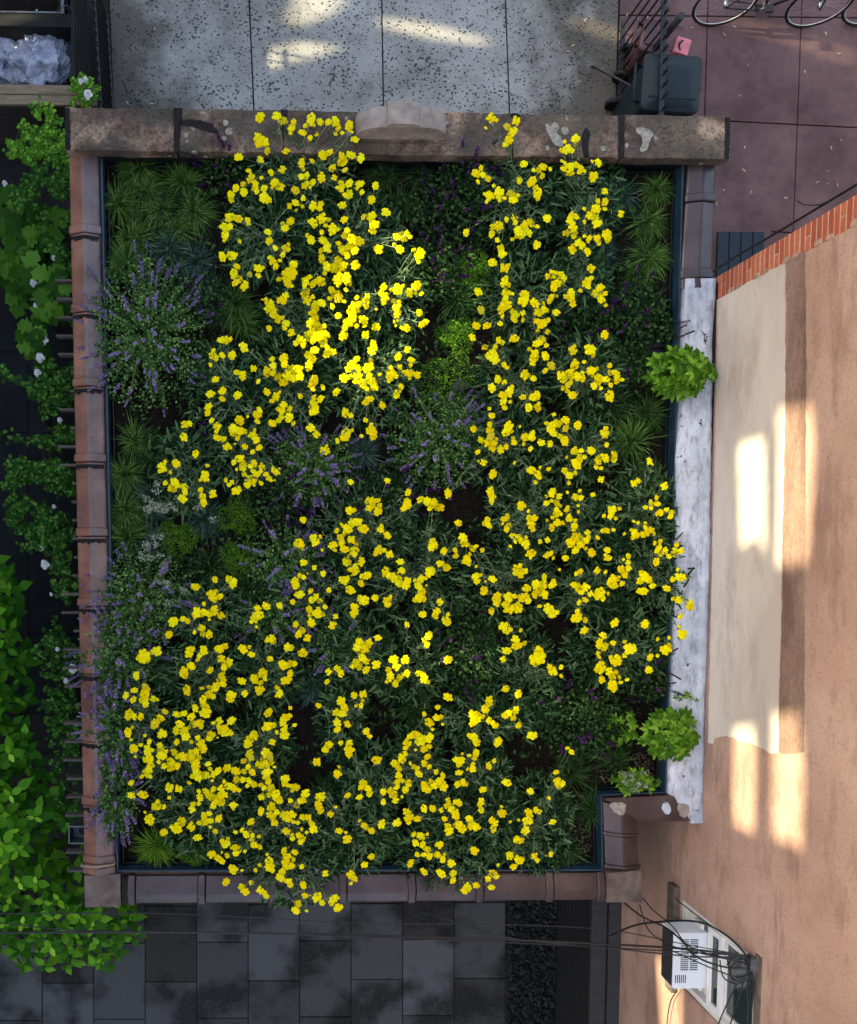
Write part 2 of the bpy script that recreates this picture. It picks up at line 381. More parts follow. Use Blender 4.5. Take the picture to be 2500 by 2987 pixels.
# outer corners on plan (at coping level)
oTL, oBL, oBR = P(197, 345, ZC), P(244, 2645, ZC), P(1872, 2632, ZC)
iTL, iBL = P(290, 448, ZC), P(338, 2548, ZC)
J1, J2, J3 = P(1866, 2392, ZC), P(2046, 2398, ZC), P(2090, 362, ZC)     # rear right jog, right side
iBR, iJ1, iJ2, iTR = P(1766, 2546, ZC), P(1762, 2326, ZC), P(1950, 2318, ZC), P(2002, 467, ZC)
outer = [oTL, oBL, oBR, J1, J2, J3]; inner = [iTL, iBL, iBR, iJ1, iJ2, iTR]
def shrink(pts, d):
    c = sum(pts, Vector())/len(pts); return [Vector((p.x-math.copysign(d, p.x-c.x), p.y-math.copysign(d, p.y-c.y), p.z)) for p in pts]
wo = shrink(outer, .03)
b = MB(); n = 6
for i in range(n):
    j = (i+1) % n
    a, c, d, e = wo[i], wo[j], inner[j], inner[i]
    for (p, q) in ((a, c), (d, e)):
        z0 = 0 if (p is a) else ZS-.3
        b.poly([(p.x, p.y, z0), (q.x, q.y, z0), (q.x, q.y, ZC-.09), (p.x, p.y, ZC-.09)])
    b.poly([(a.x, a.y, ZC-.09), (c.x, c.y, ZC-.09), (d.x, d.y, ZC-.09), (e.x, e.y, ZC-.09)])
b.build('wall', M['wallbrown'], garden)
# soil bed
b = MB()
soil_poly = [Vector((p.x, p.y, 0)) for p in inner]
b.poly([(p.x, p.y, ZS-.02) for p in inner]); soil = b.build('soil_bed', M['soil'], garden)
me = soil.data; bm = bmesh.new(); bm.from_mesh(me); bmesh.ops.triangulate(bm, faces=bm.faces)
bmesh.ops.subdivide_edges(bm, edges=bm.edges, cuts=40, use_grid_fill=True)
for v in bm.verts: v.co.z += .03*noise.noise(v.co*3)+.008*noise.noise(v.co*22)
bm.to_mesh(me); bm.free()
# membrane upstand: thin sheet inside the parapet with a cap
def strip(name, a, b_, nrm, t, z0, z1, mat, parent):
    q = MB(); nv = Vector(nrm).normalized()*t
    q.prism([(a.x, a.y, z0), (b_.x, b_.y, z0), (b_.x+nv.x, b_.y+nv.y, z0), (a.x+nv.x, a.y+nv.y, z0)],
            [(a.x, a.y, z1), (b_.x, b_.y, z1), (b_.x+nv.x, b_.y+nv.y, z1), (a.x+nv.x, a.y+nv.y, z1)])
    return q.build(name, mat, parent)
for i in range(n):
    j = (i+1) % n; a, c = inner[i], inner[j]; d = (c-a).normalized(); nr = Vector((-d.y, d.x, 0))
    strip('membrane_upstand', a+nr*.004, c+nr*.004, nr, .012, ZS-.1, ZC-.035, M['trim'] if i == 5 else M['membrane'], garden)
    strip('edging', a+nr*.045+d*.045, c+nr*.045-d*.045, nr, .006, ZS-.1, ZS+.05, M['trim'], garden)
# ---- coping tiles
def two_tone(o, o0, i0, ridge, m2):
    # inner slope painted greyer, putting the cool sky light into its colour
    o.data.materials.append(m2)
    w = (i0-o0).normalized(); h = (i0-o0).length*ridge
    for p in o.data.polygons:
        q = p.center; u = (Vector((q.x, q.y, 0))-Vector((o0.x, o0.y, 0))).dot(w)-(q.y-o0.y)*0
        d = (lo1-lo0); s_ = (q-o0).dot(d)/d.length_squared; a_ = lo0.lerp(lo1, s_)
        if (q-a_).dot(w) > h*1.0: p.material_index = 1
def coping_run(name, o0, o1, i0, i1, cuts, mat, parent, lip=.02, zt=ZC, ridge=.5, rise=.035, ring=.075, first=True, tarred=(), inner_light_tint=None):
    """o0..o1 outer edge, i0..i1 inner edge; cuts = fractions where the tiles meet"""
    for k in range(len(cuts)-1):
        t0, t1 = cuts[k], cuts[k+1]
        L = (o1-o0).length*(t1-t0)
        def section(t, grow=0, up=0):
            a, c = o0.lerp(o1, t), i0.lerp(i1, t); w = (c-a).normalized()
            a = a-w*grow; c = c+w*grow; r = a.lerp(c, ridge)
            zb = zt-.10-up*.6
            pts = [(a, zb), (a, zt-rise+up-.012), (a.lerp(c, .06), zt-rise+up), (r-w*.012, zt+up-.001), (r+w*.012, zt+up-.001), (c.lerp(a, .06), zt-rise+up), (c, zt-rise+up-.012), (c, zb)]
            return [Vector((p.x, p.y, z+rnd.uniform(-.0015, .0015))) for p, z in pts]
        g = .004/L*(t1-t0); rw = ring/L*(t1-t0)
        b = MB(); rings = [section(t) for t in (t0+g, t0+rw*1.3, lerp(t0, t1, .5), t1-rw-.0001)]
        b.loft(rings, True, True); tile = b.build('coping_tile', mat if k not in tarred else M['tar'], parent, bevel=.004)
        if inner_light_tint: two_tone(tile, o0, i0, ridge, inner_light_tint)
        b = MB(); hub = [section(t1-rw, .004, .004), section(t1-rw*.85, .012, .014), section(t1-rw*.15, .012, .014), section(t1-g, .004, .004)]
        b.loft(hub, True, True); so = b.build('socket', mat, tile, bevel=.004)
        if inner_light_tint: two_tone(so, o0, i0, ridge, inner_light_tint)
def frac(y0, y1, ys): return [(y-y0)/(y1-y0) for y in ys]
par_l = MB(); 
def parapet(nm, a, c, d, e):
    b = MB(); b.prism([(p.x, p.y, ZC-.16) for p in (a, c, d, e)], [(p.x, p.y, ZC-.095) for p in (a, c, d, e)]); return b.build(nm, M['mortar'], garden)
lo0, lo1, li0, li1 = P(197, 446, ZC), P(243, 2556, ZC), P(284, 446, ZC), P(330, 2556, ZC)
pl = parapet('parapet', lo0, lo1, li1, li0)
coping_run('l', lo0, lo1, li0, li1, frac(446, 2556, [447, 667, 890, 1102, 1320, 1537, 1744, 1945, 2148, 2343, 2522, 2556]), M['tile_red'], pl, rise=.05, inner_light_tint=M['tile_skylit'])
# corner block rear left
c0 = [P(244, 2557, ZC), P(350, 2552, ZC), P(352, 2646, ZC), P(247, 2650, ZC)]
b = MB(); b.prism([(p.x, p.y, ZC-.11) for p in c0], [(p.x, p.y, ZC-.012) for p in c0]); b.build('corner_tile', M['cornerclay'], pl, bevel=.006)
bo0, bo1, bi0, bi1 = P(352, 2642, ZC), P(1768, 2630, ZC), P(352, 2562, ZC), P(1768, 2551, ZC)
pb = parapet('parapet', bo0, bo1, bi1, bi0)
coping_run('b', bo0, bo1, bi0, bi1, frac(352, 1768, [353, 394, 597, 804, 1008, 1210, 1409, 1616, 1768]), M['tile_dark'], pb, ridge=.42, rise=.03, tarred=(0,))
c1 = [P(1770, 2548, ZC), P(1872, 2540, ZC), P(1874, 2632, ZC), P(1770, 2634, ZC)]
b = MB(); b.prism([(p.x, p.y, ZC-.12) for p in c1], [(p.x, p.y, ZC-.006) for p in c1]); b.build('corner_tile', M['cornerclay'], pb, bevel=.006)
# short rear right return
ro0, ro1, ri0, ri1 = P(1862, 2352, ZC), P(1873, 2538, ZC), P(1764, 2344, ZC), P(1774, 2536, ZC)
pr = parapet('parapet', ro0, ro1, ri1, ri0)
coping_run('r', ro0, ro1, ri0, ri1, [0.0, .5, 1.0], M['tile_dark'], pr, ridge=.5, rise=.045, ring=.03)
# jog: tarred strip with white coating on its edge
jq = [P(1765, 2330, ZC), P(1960, 2322, ZC), P(2048, 2330, ZC), P(2044, 2398, ZC), P(1863, 2397, ZC)]
b = MB(); b.prism([(p.x, p.y, ZC-.12) for p in jq][::-1], [(p.x, p.y, ZC-.01) for p in jq][::-1]); jog = b.build('tarred_coping', M['tile_dark'], garden, bevel=.006)
# right side: three terracotta tiles then the white-coated run
so0, so1, si0, si1 = P(2095, 466, ZC), P(2083, 812, ZC), P(2014, 466, ZC), P(1993, 812, ZC)
ps = parapet('parapet', si0, si1, so1, so0)
coping_run('s', si0, si1, so0, so1, frac(466, 812, [467, 586, 806, 812]), M['tile_dark'], ps, rise=.03)
wl_ = [(1996, 809), (1990, 1050), (1986, 1180), (1975, 1290), (1971, 1330), (1971, 1600), (1968, 1773), (1959, 2000), (1950, 2273), (1947, 2326)]
wr_ = [(2091, 809), (2084, 900), (2078, 991), (2076, 1270), (2074, 1600), (2068, 1800), (2058, 2046), (2052, 2326)]
def along(poly, y):
    for (xa, ya), (xb, yb) in zip(poly, poly[1:]):
        if ya <= y <= yb: return xa+(xb-xa)*(y-ya)/(yb-ya)
    return poly[-1][0]
b = MB(); rings = []
for k in range(90):
    y = 812+(2402-812)*k/89; xl = along(wl_, min(y, 2326))+rnd.uniform(-1.2, 1.2); xr = along(wr_, min(y, 2326))+rnd.uniform(-1.6, 1.6)
    if y > 2326: xl = 1962+rnd.uniform(-4, 4)+max(0, y-2340)*.9
    ring = [P(xl, y, ZC-.03)-Vector((0, 0, .12)), P(xl, y, ZC-.03), P(lerp(xl, xr, .07), y, ZC-.012)]
    for u in (.25, .45, .65, .85): q = P(lerp(xl, xr, u), y, ZC-.004); q.z += .006*noise.noise(q*5)+.004*noise.noise(q*19); ring.append(q)
    ring += [P(lerp(xl, xr, .95), y, ZC-.01), P(xr, y, ZC-.03), P(xr, y, ZC-.03)-Vector((0, 0, .12))]; rings.append(ring)
b.loft(rings, False, False, True); b.build('white_coated_coping', M['white'], garden)
# ---- front coping stones
ZF = 2.74
fo = lambda x: lerp(312, 340, (x-189)/1942); fi = lambda x: lerp(437, 465, (x-191)/1935)
xs = [189, 517, 826, 1496, 1814, 2130]
base_f = MB(); qf = [P(205, fo(205)+4, ZF), P(2118, fo(2118)+4, ZF), P(2110, fi(2110)-14, ZF), P(205, fi(205)-14, ZF)][::-1]
base_f.prism([(p.x, p.y, 0) for p in qf], [(p.x, p.y, ZF-.125) for p in qf]); front = base_f.build('front_wall', M['trim'], garden)
for x0, x1 in zip(xs, xs[1:]):
    b = MB(); q = [P(x0+1.5, fi(x0), ZF), P(x1-1.5, fi(x1), ZF), P(x1-1.5, fo(x1), ZF), P(x0+1.5, fo(x0), ZF)]
    q = ragged(q, .12, .006, int(x0)); dz = rnd.uniform(-.006, .004)
    b.prism([(p.x, p.y, ZF-.12) for p in q], [(p.x, p.y, ZF+dz) for p in q]); b.build('coping_stone', M['brownstone'], front, bevel=.008)
def patch(name, pts, z, mat, parent, seed=1, step=.05, amp=.012, h=.004, soft=2):
    w = [P(x, y, z) for x, y in pts]
    for _ in range(soft): w = [c_ for i_ in range(len(w)) for c_ in (w[i_].lerp(w[(i_+1) % len(w)], .25), w[i_].lerp(w[(i_+1) % len(w)], .75))]
    q = ragged(w, step, amp, seed)
    b = MB(); b.prism([(p.x, p.y, z-.01) for p in q][::-1], [(p.x, p.y, z+h) for p in q][::-1]); o = b.build(name, mat, parent)
    return o
for i, (pts, mt) in enumerate([
    ([(506, 314), (532, 315), (522, 443), (508, 443)], 'tar'), ([(526, 352), (555, 347), (600, 352), (642, 384), (620, 388), (560, 368), (526, 366)], 'tar'),
    ([(820, 320), (838, 320), (836, 350), (822, 350)], 'tar'), ([(1488, 330), (1520, 332), (1512, 342), (1490, 342)], 'tar'),
    ([(1806, 334), (1822, 334), (1820, 462), (1804, 460)], 'tar'), ([(1698, 378), (1716, 372), (1722, 400), (1712, 425), (1722, 460), (1700, 460)], 'tar'),
    ([(2115, 342), (2130, 342), (2126, 463), (2113, 463)], 'tar'), ([(189, 314), (203, 314), (205, 435), (191, 435)], 'tar'),
    ([(650, 352), (664, 350), (668, 364), (654, 370)], 'lichen'), ([(1585, 356), (1608, 368), (1646, 412), (1640, 432), (1612, 420)], 'lichen'),
    ([(1752, 425), (1768, 425), (1766, 440), (1752, 440)], 'lichen'), ([(1845, 372), (1885, 372), (1910, 392), (1895, 405), (1890, 440), (1860, 445), (1880, 410)], 'lichen')]):
    patch('tar_smear' if mt == 'tar' else 'lichen_patch', pts, ZF+.004, M[mt], front, i, .02, .004, .004, 0 if i in (0, 2, 4, 6, 7) else 2)
for i, (pts) in enumerate([[(1772, 2342), (1830, 2338), (1822, 2380), (1790, 2372)], [(1936, 2338), (1952, 2342), (1958, 2370), (1942, 2378), (1930, 2360)], [(1972, 2340), (2010, 2345), (2012, 2380), (1985, 2388)]]):
    patch('patch', pts, ZC-.005, (M['lichen'], M['white'], M['stone'])[i], jog, i+40, .02, .005)
# tar smears beside the left sockets
for y in (667, 890, 1102, 1320, 1537, 1744, 1945, 2148, 2343):
    t = (y+7-446)/2110; a, c = lo0.lerp(lo1, t), li0.lerp(li1, t); d = (lo1-lo0).normalized(); b = MB()
    def zz(u): return ZC-.05*max(0, abs(u-.5)*2-.06)+.003
    us = [.02+.96*k/12 for k in range(13)]; ls = [max(.008, .035+.035*noise.noise(Vector((k*.7, y, 1)))) for k in range(13)]
    for k in range(12):
        b.poly([a.lerp(c, us[k])+Vector((0, 0, zz(us[k])-a.z)), a.lerp(c, us[k+1])+Vector((0, 0, zz(us[k+1])-a.z)), a.lerp(c, us[k+1])+d*ls[k+1]+Vector((0, 0, zz(us[k+1])-a.z)), a.lerp(c, us[k])+d*ls[k]+Vector((0, 0, zz(us[k])-a.z))][::-1])
    b.build('tar_smear', M['tar'], pl)
# dark crack between the white coping and the neighbour's wall
b = MB(); b.prism([(p.x, p.y, ZC-.2) for p in (P(2086, 820, ZC), P(2062, 1700, ZC), P(2080, 1700, ZC), P(2112, 820, ZC))], [(p.x, p.y, ZC-.045) for p in (P(2086, 820, ZC), P(2062, 1700, ZC), P(2080, 1700, ZC), P(2112, 820, ZC))]); b.build('tar_seal', M['tar'], garden)
# rope round the last left tile
ta, tb = P(238, 2524, ZC-.03), P(333, 2519, ZC-.03); mid = (ta+tb)/2+Vector((0, 0, .06))
b = MB(); b.tube([ta-Vector((0, 0, .1)), ta+Vector((0, 0, .02)), ta.lerp(mid, .5)+Vector((0, 0, .012)), mid, tb.lerp(mid, .5)+Vector((0, 0, .012)), tb+Vector((0, 0, .02)), tb-Vector((0, 0, .1))], .012, 6)
tag(b.build('rope', M['rope']), 'tan rope tied round the terracotta coping beside the corner tile', 'rope')
# ---- arched pediment stone on the front coping
pc = P(1165, 410, ZF+.004); ped = empty('arched_pediment', pc, 'pale arched cast stone pediment with central keystone on front coping', 'pediment')
Wp = (P(1294, 410, ZF)-P(1036, 410, ZF)).length/2
def arch(hw, h0, h1, zoff=0): return [(hw*math.cos(math.pi*k/24), zoff+h0+(h1-h0)*math.sin(math.pi*k/24)**.8) for k in range(25)]
prof = [(Wp, 0)]+arch(Wp, .07, .235)+[(-Wp, 0)]
b = MB(); b.loft([[(pc.x+x, pc.y+y, pc.z+z) for x, z in prof] for y in (.0, .012, .155, .165)], True, True); b.build('arch', M['stone'], ped, bevel=.01)
kp = [(.13, .19), (.13, .243), (.09, .258), (0, .266), (-.09, .258), (-.13, .243), (-.13, .19)]
b = MB(); b.loft([[(pc.x-.01+x, pc.y+y, pc.z+z) for x, z in kp] for y in (.004, .185)], True, True); b.build('keystone', M['stone'], ped, bevel=.008)
b = MB(); b.box((pc.x-Wp-.01, pc.y-.02, pc.z), (pc.x+Wp+.01, pc.y+.17, pc.z+.018)); b.build('base', M['brownstone'], ped, bevel=.005)

# ------------------------------------------------------------------ neighbour on the right
W0, W1 = P(2103, 800, ZC), P(2053, 2400, ZC)
wd = (W1-W0); wd.z = 0; wd.normalize(); WN = Vector((wd.y, -wd.x, 0))      # wall direction (towards -y), outward normal (-x)
if WN.x > 0: WN = -WN
def PWl(px, py, off=0):
    d = ray(px, py); o = Vector((0, 0, CAM_Z)); p0 = W0+WN*off
    t = (p0-o).dot(WN)/d.dot(WN); return o+d*t
def wu(p): return (p-W0).dot(wd)
def wp(u, z, off=0): q = W0+wd*u+WN*off; return Vector((q.x, q.y, z))
hse = empty('stucco_building', wp(4, 0), 'tan stucco side wall of taller building with brick corner and window', 'building')
w_u = [wu(PWl(1991, 2625)), 0]; 
UW0 = wu(PWl(1996, 2628)); UW1 = UW0+.84; ZW0, ZW1 = 2.28, 3.46
ZTOP, UEND = 9.2, 12.0
BR = .205
b = MB()
def rect(u0, u1, z0, z1, off=0): b.poly([wp(u0, z0, off), wp(u1, z0, off), wp(u1, z1, off), wp(u0, z1, off)][::-1])
rect(BR, UW0, 0, ZTOP); rect(UW1, UEND, 0, ZTOP); rect(UW0, UW1, 0, ZW0); rect(UW0, UW1, ZW1, ZTOP)
for (u, ) in ((UW0,), (UW1,)): b.poly([wp(u, ZW0), wp(u, ZW1), wp(u, ZW1, -.12), wp(u, ZW0, -.12)])
b.poly([wp(UW0, ZW1), wp(UW1, ZW1), wp(UW1, ZW1, -.12), wp(UW0, ZW1, -.12)]); b.poly([wp(UW0, ZW0), wp(UW1, ZW0), wp(UW1, ZW0, -.12), wp(UW0, ZW0, -.12)])
wall = b.build('stucco_wall', M['stucco'], hse)
# back body: front facade, rear, roof
b = MB(); A, B_, C_, D_ = wp(.004, 0, -.01), wp(UEND, 0, -.13), wp(UEND, 0, -8), wp(.004, 0, -8)
for p, q in ((A, D_), (B_, C_), (C_, D_)): b.poly([p, q, q+Vector((0, 0, ZTOP)), p+Vector((0, 0, ZTOP))])
b.poly([p+Vector((0, 0, ZTOP)) for p in (A, B_, C_, D_)]); b.build('shell', M['stucco'], hse)
b = MB(); b.poly([wp(0, 0, -.006), wp(BR+.03, 0, -.006), wp(BR+.03, ZTOP, -.006), wp(0, ZTOP, -.006)][::-1]); quoin = b.build('brick_corner', M['mortar'], hse)
ch = .0605; meshes = {}
def brick_mesh(L):
    b = MB(); b.box((0, 0, 0), (L, .02, ch-.011)); me = b.mesh('brick', M['brick'])
    bm = bmesh.new(); bm.from_mesh(me); bmesh.ops.bevel(bm, geom=bm.edges[:], offset=.002, segments=1, affect='EDGES'); bm.to_mesh(me); bm.free(); return me
for L in (.2, .095, .1, .16, .175): meshes[L] = brick_mesh(L)
wrot = Matrix(((wd.x, -WN.x, 0, 0), (wd.y, -WN.y, 0, 0), (0, 0, 1, 0), (0, 0, 0, 1)))
for k in range(60):
    z = 1.75+k*ch
    row = [(.0, .2)] if k % 2 == 0 else ([(.0, .175)] if k % 6 == 1 else [(.0, .095), (.103, .1)] if k % 6 == 3 else [(0, .16)])
    for u0, L in row:
        obj('brick', meshes[L], quoin, Matrix.Translation(wp(u0, z, rnd.uniform(-.001, .001)-.003)) @ wrot)
# stucco teeth that lap over the bricks
for k in range(52):
    if k % 2 and k % 6 != 3:
        z = 1.75+k*ch; b = MB(); e = rnd.uniform(.168, .185)
        q = [(e, z), (BR+.001, z-.008), (BR+.001, z+ch+.004), (e+rnd.uniform(-.012, .012), z+ch-.012)]
        b.poly([wp(u, zz, .009) for u, zz in q][::-1]); b.build('stucco_edge', M['stucco'], wall)
# cream painted patch
cp = [(2096, 872), (2150, 842), (2291, 765), (2293, 900), (2291, 1155), (2288, 1400), (2282, 1600), (2280, 1800), (2272, 2046), (2271, 2190), (2269, 2198), (2246, 2196), (2232, 2186), (2210, 2176), (2190, 2166), (2160, 2164), (2140, 2152), (2119, 2148), (2100, 2150), (2087, 2155), (2082, 2172), (2066, 2168)]
q = [PWl(x, y) for x, y in cp]; uz = [Vector((wu(p), p.z, 0)) for p in q]; uz = ragged(uz, .05, .006, 5)
low = [Vector((wu(W0)+t, 2.45, 0)) for t in ()]
uzb = [p for p in uz]; b = MB()
u_end = uzb[-1].x; ring = [wp(p.x, p.y, .003) for p in uz]+[wp(wu(PWl(2060, 2168)), 2.4, .003), wp(wu(PWl(2090, 880)), 2.4, .003)]
b.poly(ring[::-1]); cpo = b.build('cream_paint_patch', M['cream'], wall)
bd = [(2291, 757), (2348, 728), (2352, 900), (2352, 1200), (2349, 1700), (2347, 2100), (2346, 2192), (2318, 2200), (2274, 2197), (2272, 2100), (2274, 2046), (2281, 1800), (2284, 1600), (2290, 1400), (2293, 1155), (2295, 900)]
uz = ragged([Vector((wu(PWl(x, y)), PWl(x, y).z, 0)) for x, y in bd], .06, .006, 15)
b = MB(); b.poly([wp(p.x, p.y, .0016) for p in uz][::-1]); b.build('weathered_band', M['stucco_dark'], wall)
# window
def wbox(u0, u1, z0, z1, o0, o1, name, mat, parent, bev=.003):
    b = MB(); b.prism([wp(u0, z0, o0), wp(u1, z0, o0), wp(u1, z0, o1), wp(u0, z0, o1)], [wp(u0, z1, o0), wp(u1, z1, o0), wp(u1, z1, o1), wp(u0, z1, o1)])
    return b.build(name, mat, parent, bevel=bev)
b = MB()
def fr(u0, u1, z0, z1, t, o0, o1, bb):
    for (a, c, d, e) in ((u0, u0+t, z0, z1), (u1-t, u1, z0, z1), (u0+t, u1-t, z0, z0+t), (u0+t, u1-t, z1-t, z1)):
        bb.prism([wp(a, d, o0), wp(c, d, o0), wp(c, d, o1), wp(a, d, o1)], [wp(a, e, o0), wp(c, e, o0), wp(c, e, o1), wp(a, e, o1)])
fr(UW0+.004, UW1-.004, ZW0+.004, ZW1-.004, .05, -.11, -.02, b); wnd = b.build('window', M['vinyl'], hse)
b = MB(); zm = 2.93
fr(UW0+.06, UW1-.06, zm-.02, ZW1-.06, .045, -.09, -.055, b); b.build('sash', M['vinyl'], wnd)
b = MB(); fr(UW0+.06, UW1-.06, ZW0+.46, zm+.025, .045, -.05, -.015, b); b.build('sash', M['vinyl'], wnd)
for (z0, z1, o) in ((zm, ZW1-.1, -.075), (ZW0+.5, zm-.01, -.035)):
    b = MB(); b.poly([wp(UW0+.1, z0, o), wp(UW1-.1, z0, o), wp(UW1-.1, z1, o), wp(UW0+.1, z1, o)][::-1]); b.build('pane', M['glass'], wnd)
b = MB(); b.poly([wp(UW0+.05, ZW0+.05, -.1), wp(UW1-.05, ZW0+.05, -.1), wp(UW1-.05, ZW1-.05, -.1), wp(UW0+.05, ZW1-.05, -.1)][::-1]); b.build('blind', M['vinyl'], wnd)
wbox(UW0-.1, UW1+.1, ZW0-.14, ZW0-.005, -.05, .06, 'sill', M['cornerclay'], wnd, .006)
wbox(UW0-.06, UW1+.06, ZW1+.01, ZW1+.09, -.05, .012, 'lintel', M['cornerclay'], wnd, .006)
# air conditioner
a0 = wu(PWl(2060, 2716))-.0; AU0 = UW0+.14; AU1 = AU0+.52; AZ0, AZ1 = ZW0+.19, ZW0+.42
ac = empty('air_conditioner', wp((AU0+AU1)/2, AZ0, .1), 'white window air conditioner with slotted casing in the vinyl window', 'air conditioner')
case = wbox(AU0, AU1, AZ0, AZ1, -.04, .27, 'casing', M['whiteplastic'], ac, .008)
wbox(AU0+.02, AU1-.02, AZ0+.02, AZ1-.02, .262, .276, 'condenser_grille', M['darkgrille'], ac, .002)
for col in range(2):
    for k in range(16):
        u0 = AU0+.06+k*.0185; o0 = .05+col*.085
        b = MB(); z = AZ1+.0015; b.prism([wp(u0, z-.004, o0), wp(u0+.009, z-.004, o0), wp(u0+.009, z-.004, o0+.072), wp(u0, z-.004, o0+.072)], [wp(u0, z, o0), wp(u0+.009, z, o0), wp(u0+.009, z, o0+.072), wp(u0, z, o0+.072)])
        b.build('vent_slot', M['slot'], case)
for k in range(6):
    o0 = .225-.018*k+.02; b = MB(); z = AZ1+.0015; u0 = AU1-.13
    b.prism([wp(u0, z-.004, o0), wp(u0+.075, z-.004, o0), wp(u0+.075, z-.004, o0+.008), wp(u0, z-.004, o0+.008)], [wp(u0, z, o0), wp(u0+.075, z, o0), wp(u0+.075, z, o0+.008), wp(u0, z, o0+.008)]); b.build('vent_slot', M['slot'], case)
wbox(AU0-.05, AU0-.002, AZ0+.02, AZ1-.05, -.03, .0, 'side_panel', M['vinyl'], ac); wbox(AU1+.002, AU1+.05, AZ0+.02, AZ1-.05, -.03, 0, 'side_panel', M['vinyl'], ac)

# ------------------------------------------------------------------ slatted planter bench along that wall
XB0, XB1 = P(1622, 2800, 0).x, 3.9
Y0b, Y1b = P(1650, 2640, 0).y+1.0, P(1650, 3300, 0).y
pb_ = empty('slatted_bench', (XB0+.2, (Y0b+Y1b)/2, 0), 'black slatted timber storage bench with two charcoal top boards beside stucco wall', 'bench')
HB = 1.05
b = MB(); b.box((XB0+.03, Y1b, 0), (XB0+.34, Y0b, HB-.04)); b.build('carcass', M['blackwood'], pb_)
for k in range(12):
    z0 = .02+k*.085; b = MB(); b.box((XB0, Y1b, z0), (XB0+.026, Y0b, z0+.062)); b.build('slat', M['blackwood'], pb_, bevel=.003)
for (x0, w) in ((XB0-.005, .17), (XB0+.19, .145)):
    b = MB(); b.box((x0, Y1b, HB-.036), (x0+w, Y0b, HB)); b.build('top_board', M['boardgrey'], pb_, bevel=.004)

# ------------------------------------------------------------------ added light blocker out of frame: holes shaped to cast the sun patches
XF = -7.0
def onto(p):
    t = (XF-p.x)/SUN_D.x; return p+SUN_D*t
holes = []
def hole_wall(pts): holes.append([onto(PWl(x, y)) for x, y in pts])
def hole_at(pts, z): holes.append([onto(P(x, y, z)) for x, y in pts])
hole_wall([(2268, 1195), (2366, 1185), (2376, 1290), (2368, 1480), (2358, 1640), (2264, 1650), (2270, 1420)])
hole_wall([(2152, 1300), (2232, 1280), (2238, 1640), (2205, 1560), (2160, 1600)])
hole_wall([(2252, 2088), (2334, 2080), (2346, 2250), (2342, 2480), (2300, 2455), (2250, 2440)])
hole_wall([(2140, 2130), (2205, 2120), (2204, 2330), (2200, 2430), (2135, 2400)])
hole_wall([(1914, 2800), (1988, 2780), (1990, 3050), (1930, 3050)])
hole_at([(738, 216), (742, 152), (870, 118), (1010, 138), (870, 184)], 0)
hole_at([(820, 60), (880, -60), (1010, -60), (1010, 10), (960, 50), (860, 84)], 0)
hole_at([(1100, 50), (1230, 62), (1440, 116), (1400, 132), (1250, 112), (1110, 84)], 0)
hole_at([(420, 296), (640, 270), (700, 282), (600, 310), (430, 330)], 0)
hole_at([(1680, 44), (1790, 84), (1950, 120), (1940, 148), (1780, 112), (1676, 78)], 0)
hole_at([(2110, 70), (2200, 62), (2330, 105), (2520, 165), (2520, 196), (2330, 128)], 0)
hole_at([(1060, 650), (1250, 670), (1240, 880), (1170, 1060), (1090, 1120), (900, 1150), (860, 1060), (930, 930), (1000, 760)], 2.86)
hole_at([(1130, 1850), (1330, 1860), (1300, 1990), (1140, 1950)], 2.86)
hole_at([(1380, 2020), (1490, 2080), (1420, 2150), (1340, 2100)], 2.86)
hole_at([(1620, 2010), (1740, 2040), (1760, 2110), (1640, 2090)], 2.6)
cu = bpy.data.curves.new('screen', 'CURVE'); cu.dimensions = '2D'; cu.fill_mode = 'BOTH'; cu.extrude = .04
def spl(pts):
    s = cu.splines.new('POLY'); s.points.add(len(pts)-1); s.use_cyclic_u = True
    for q, (x, y) in zip(s.points, pts): q.co = (x, y, 0, 1)
spl([(-16, 0), (16, 0), (16, 11.5), (-16, 11.5)])
for h in holes: spl([(p.y, p.z) for p in h])
tmp = bpy.data.objects.new('tmp', cu); COL.objects.link(tmp); bpy.context.view_layer.update()
me = bpy.data.meshes.new_from_object(tmp.evaluated_get(bpy.context.evaluated_depsgraph_get())); bpy.data.objects.remove(tmp)
me.name = 'light_blocking_screen'; me.materials.clear(); me.materials.append(plain('pale_added_screen', (.36, .33, .30), .9))
# local (x,y,z) -> world (XF+z, x, y)
gm = Matrix(((0, 0, 1, XF), (1, 0, 0, 0), (0, 1, 0, 0), (0, 0, 0, 1)))
tag(obj('light_blocking_screen', me, None, gm), 'tall pale wall added out of view with holes shaped for sun patches', 'wall')
K = 1.422
LANDMARKS = [('the arched pediment',1165,440),('the lichen patched front coping',1640,430),('the left front coping stone',640,440),('the front left corner of the bed',360,520),
 ('the catmint spilling over terracotta coping',430,980),('the pale seed heads by terracotta coping',470,1480),('the thread leaved mounds',600,1590),('the central catmint',1280,1290),
 ('the front salvia between yarrow drifts',1330,640),('the pointed creeper clump',1960,1095),('the middle of the white coping',1950,1550),('the rounded creeper clump',1920,2135),
 ('the tarred jog',1780,2330),('the right end of the rear coping',1640,2550),('the middle of the rear coping',1130,2560),('the bare rear left corner',400,2480),('the narrow trailing catmint',350,2110),
 ('the salvia hollow beside yarrow',1355,1850),('the wide dark sedge',1400,2020),('the front right corner of the bed',1940,520)]
LM_USED = {}
ORD = ['nearest', 'second nearest', 'third nearest', 'fourth nearest', 'fifth nearest', 'sixth nearest', 'seventh nearest', 'eighth nearest']
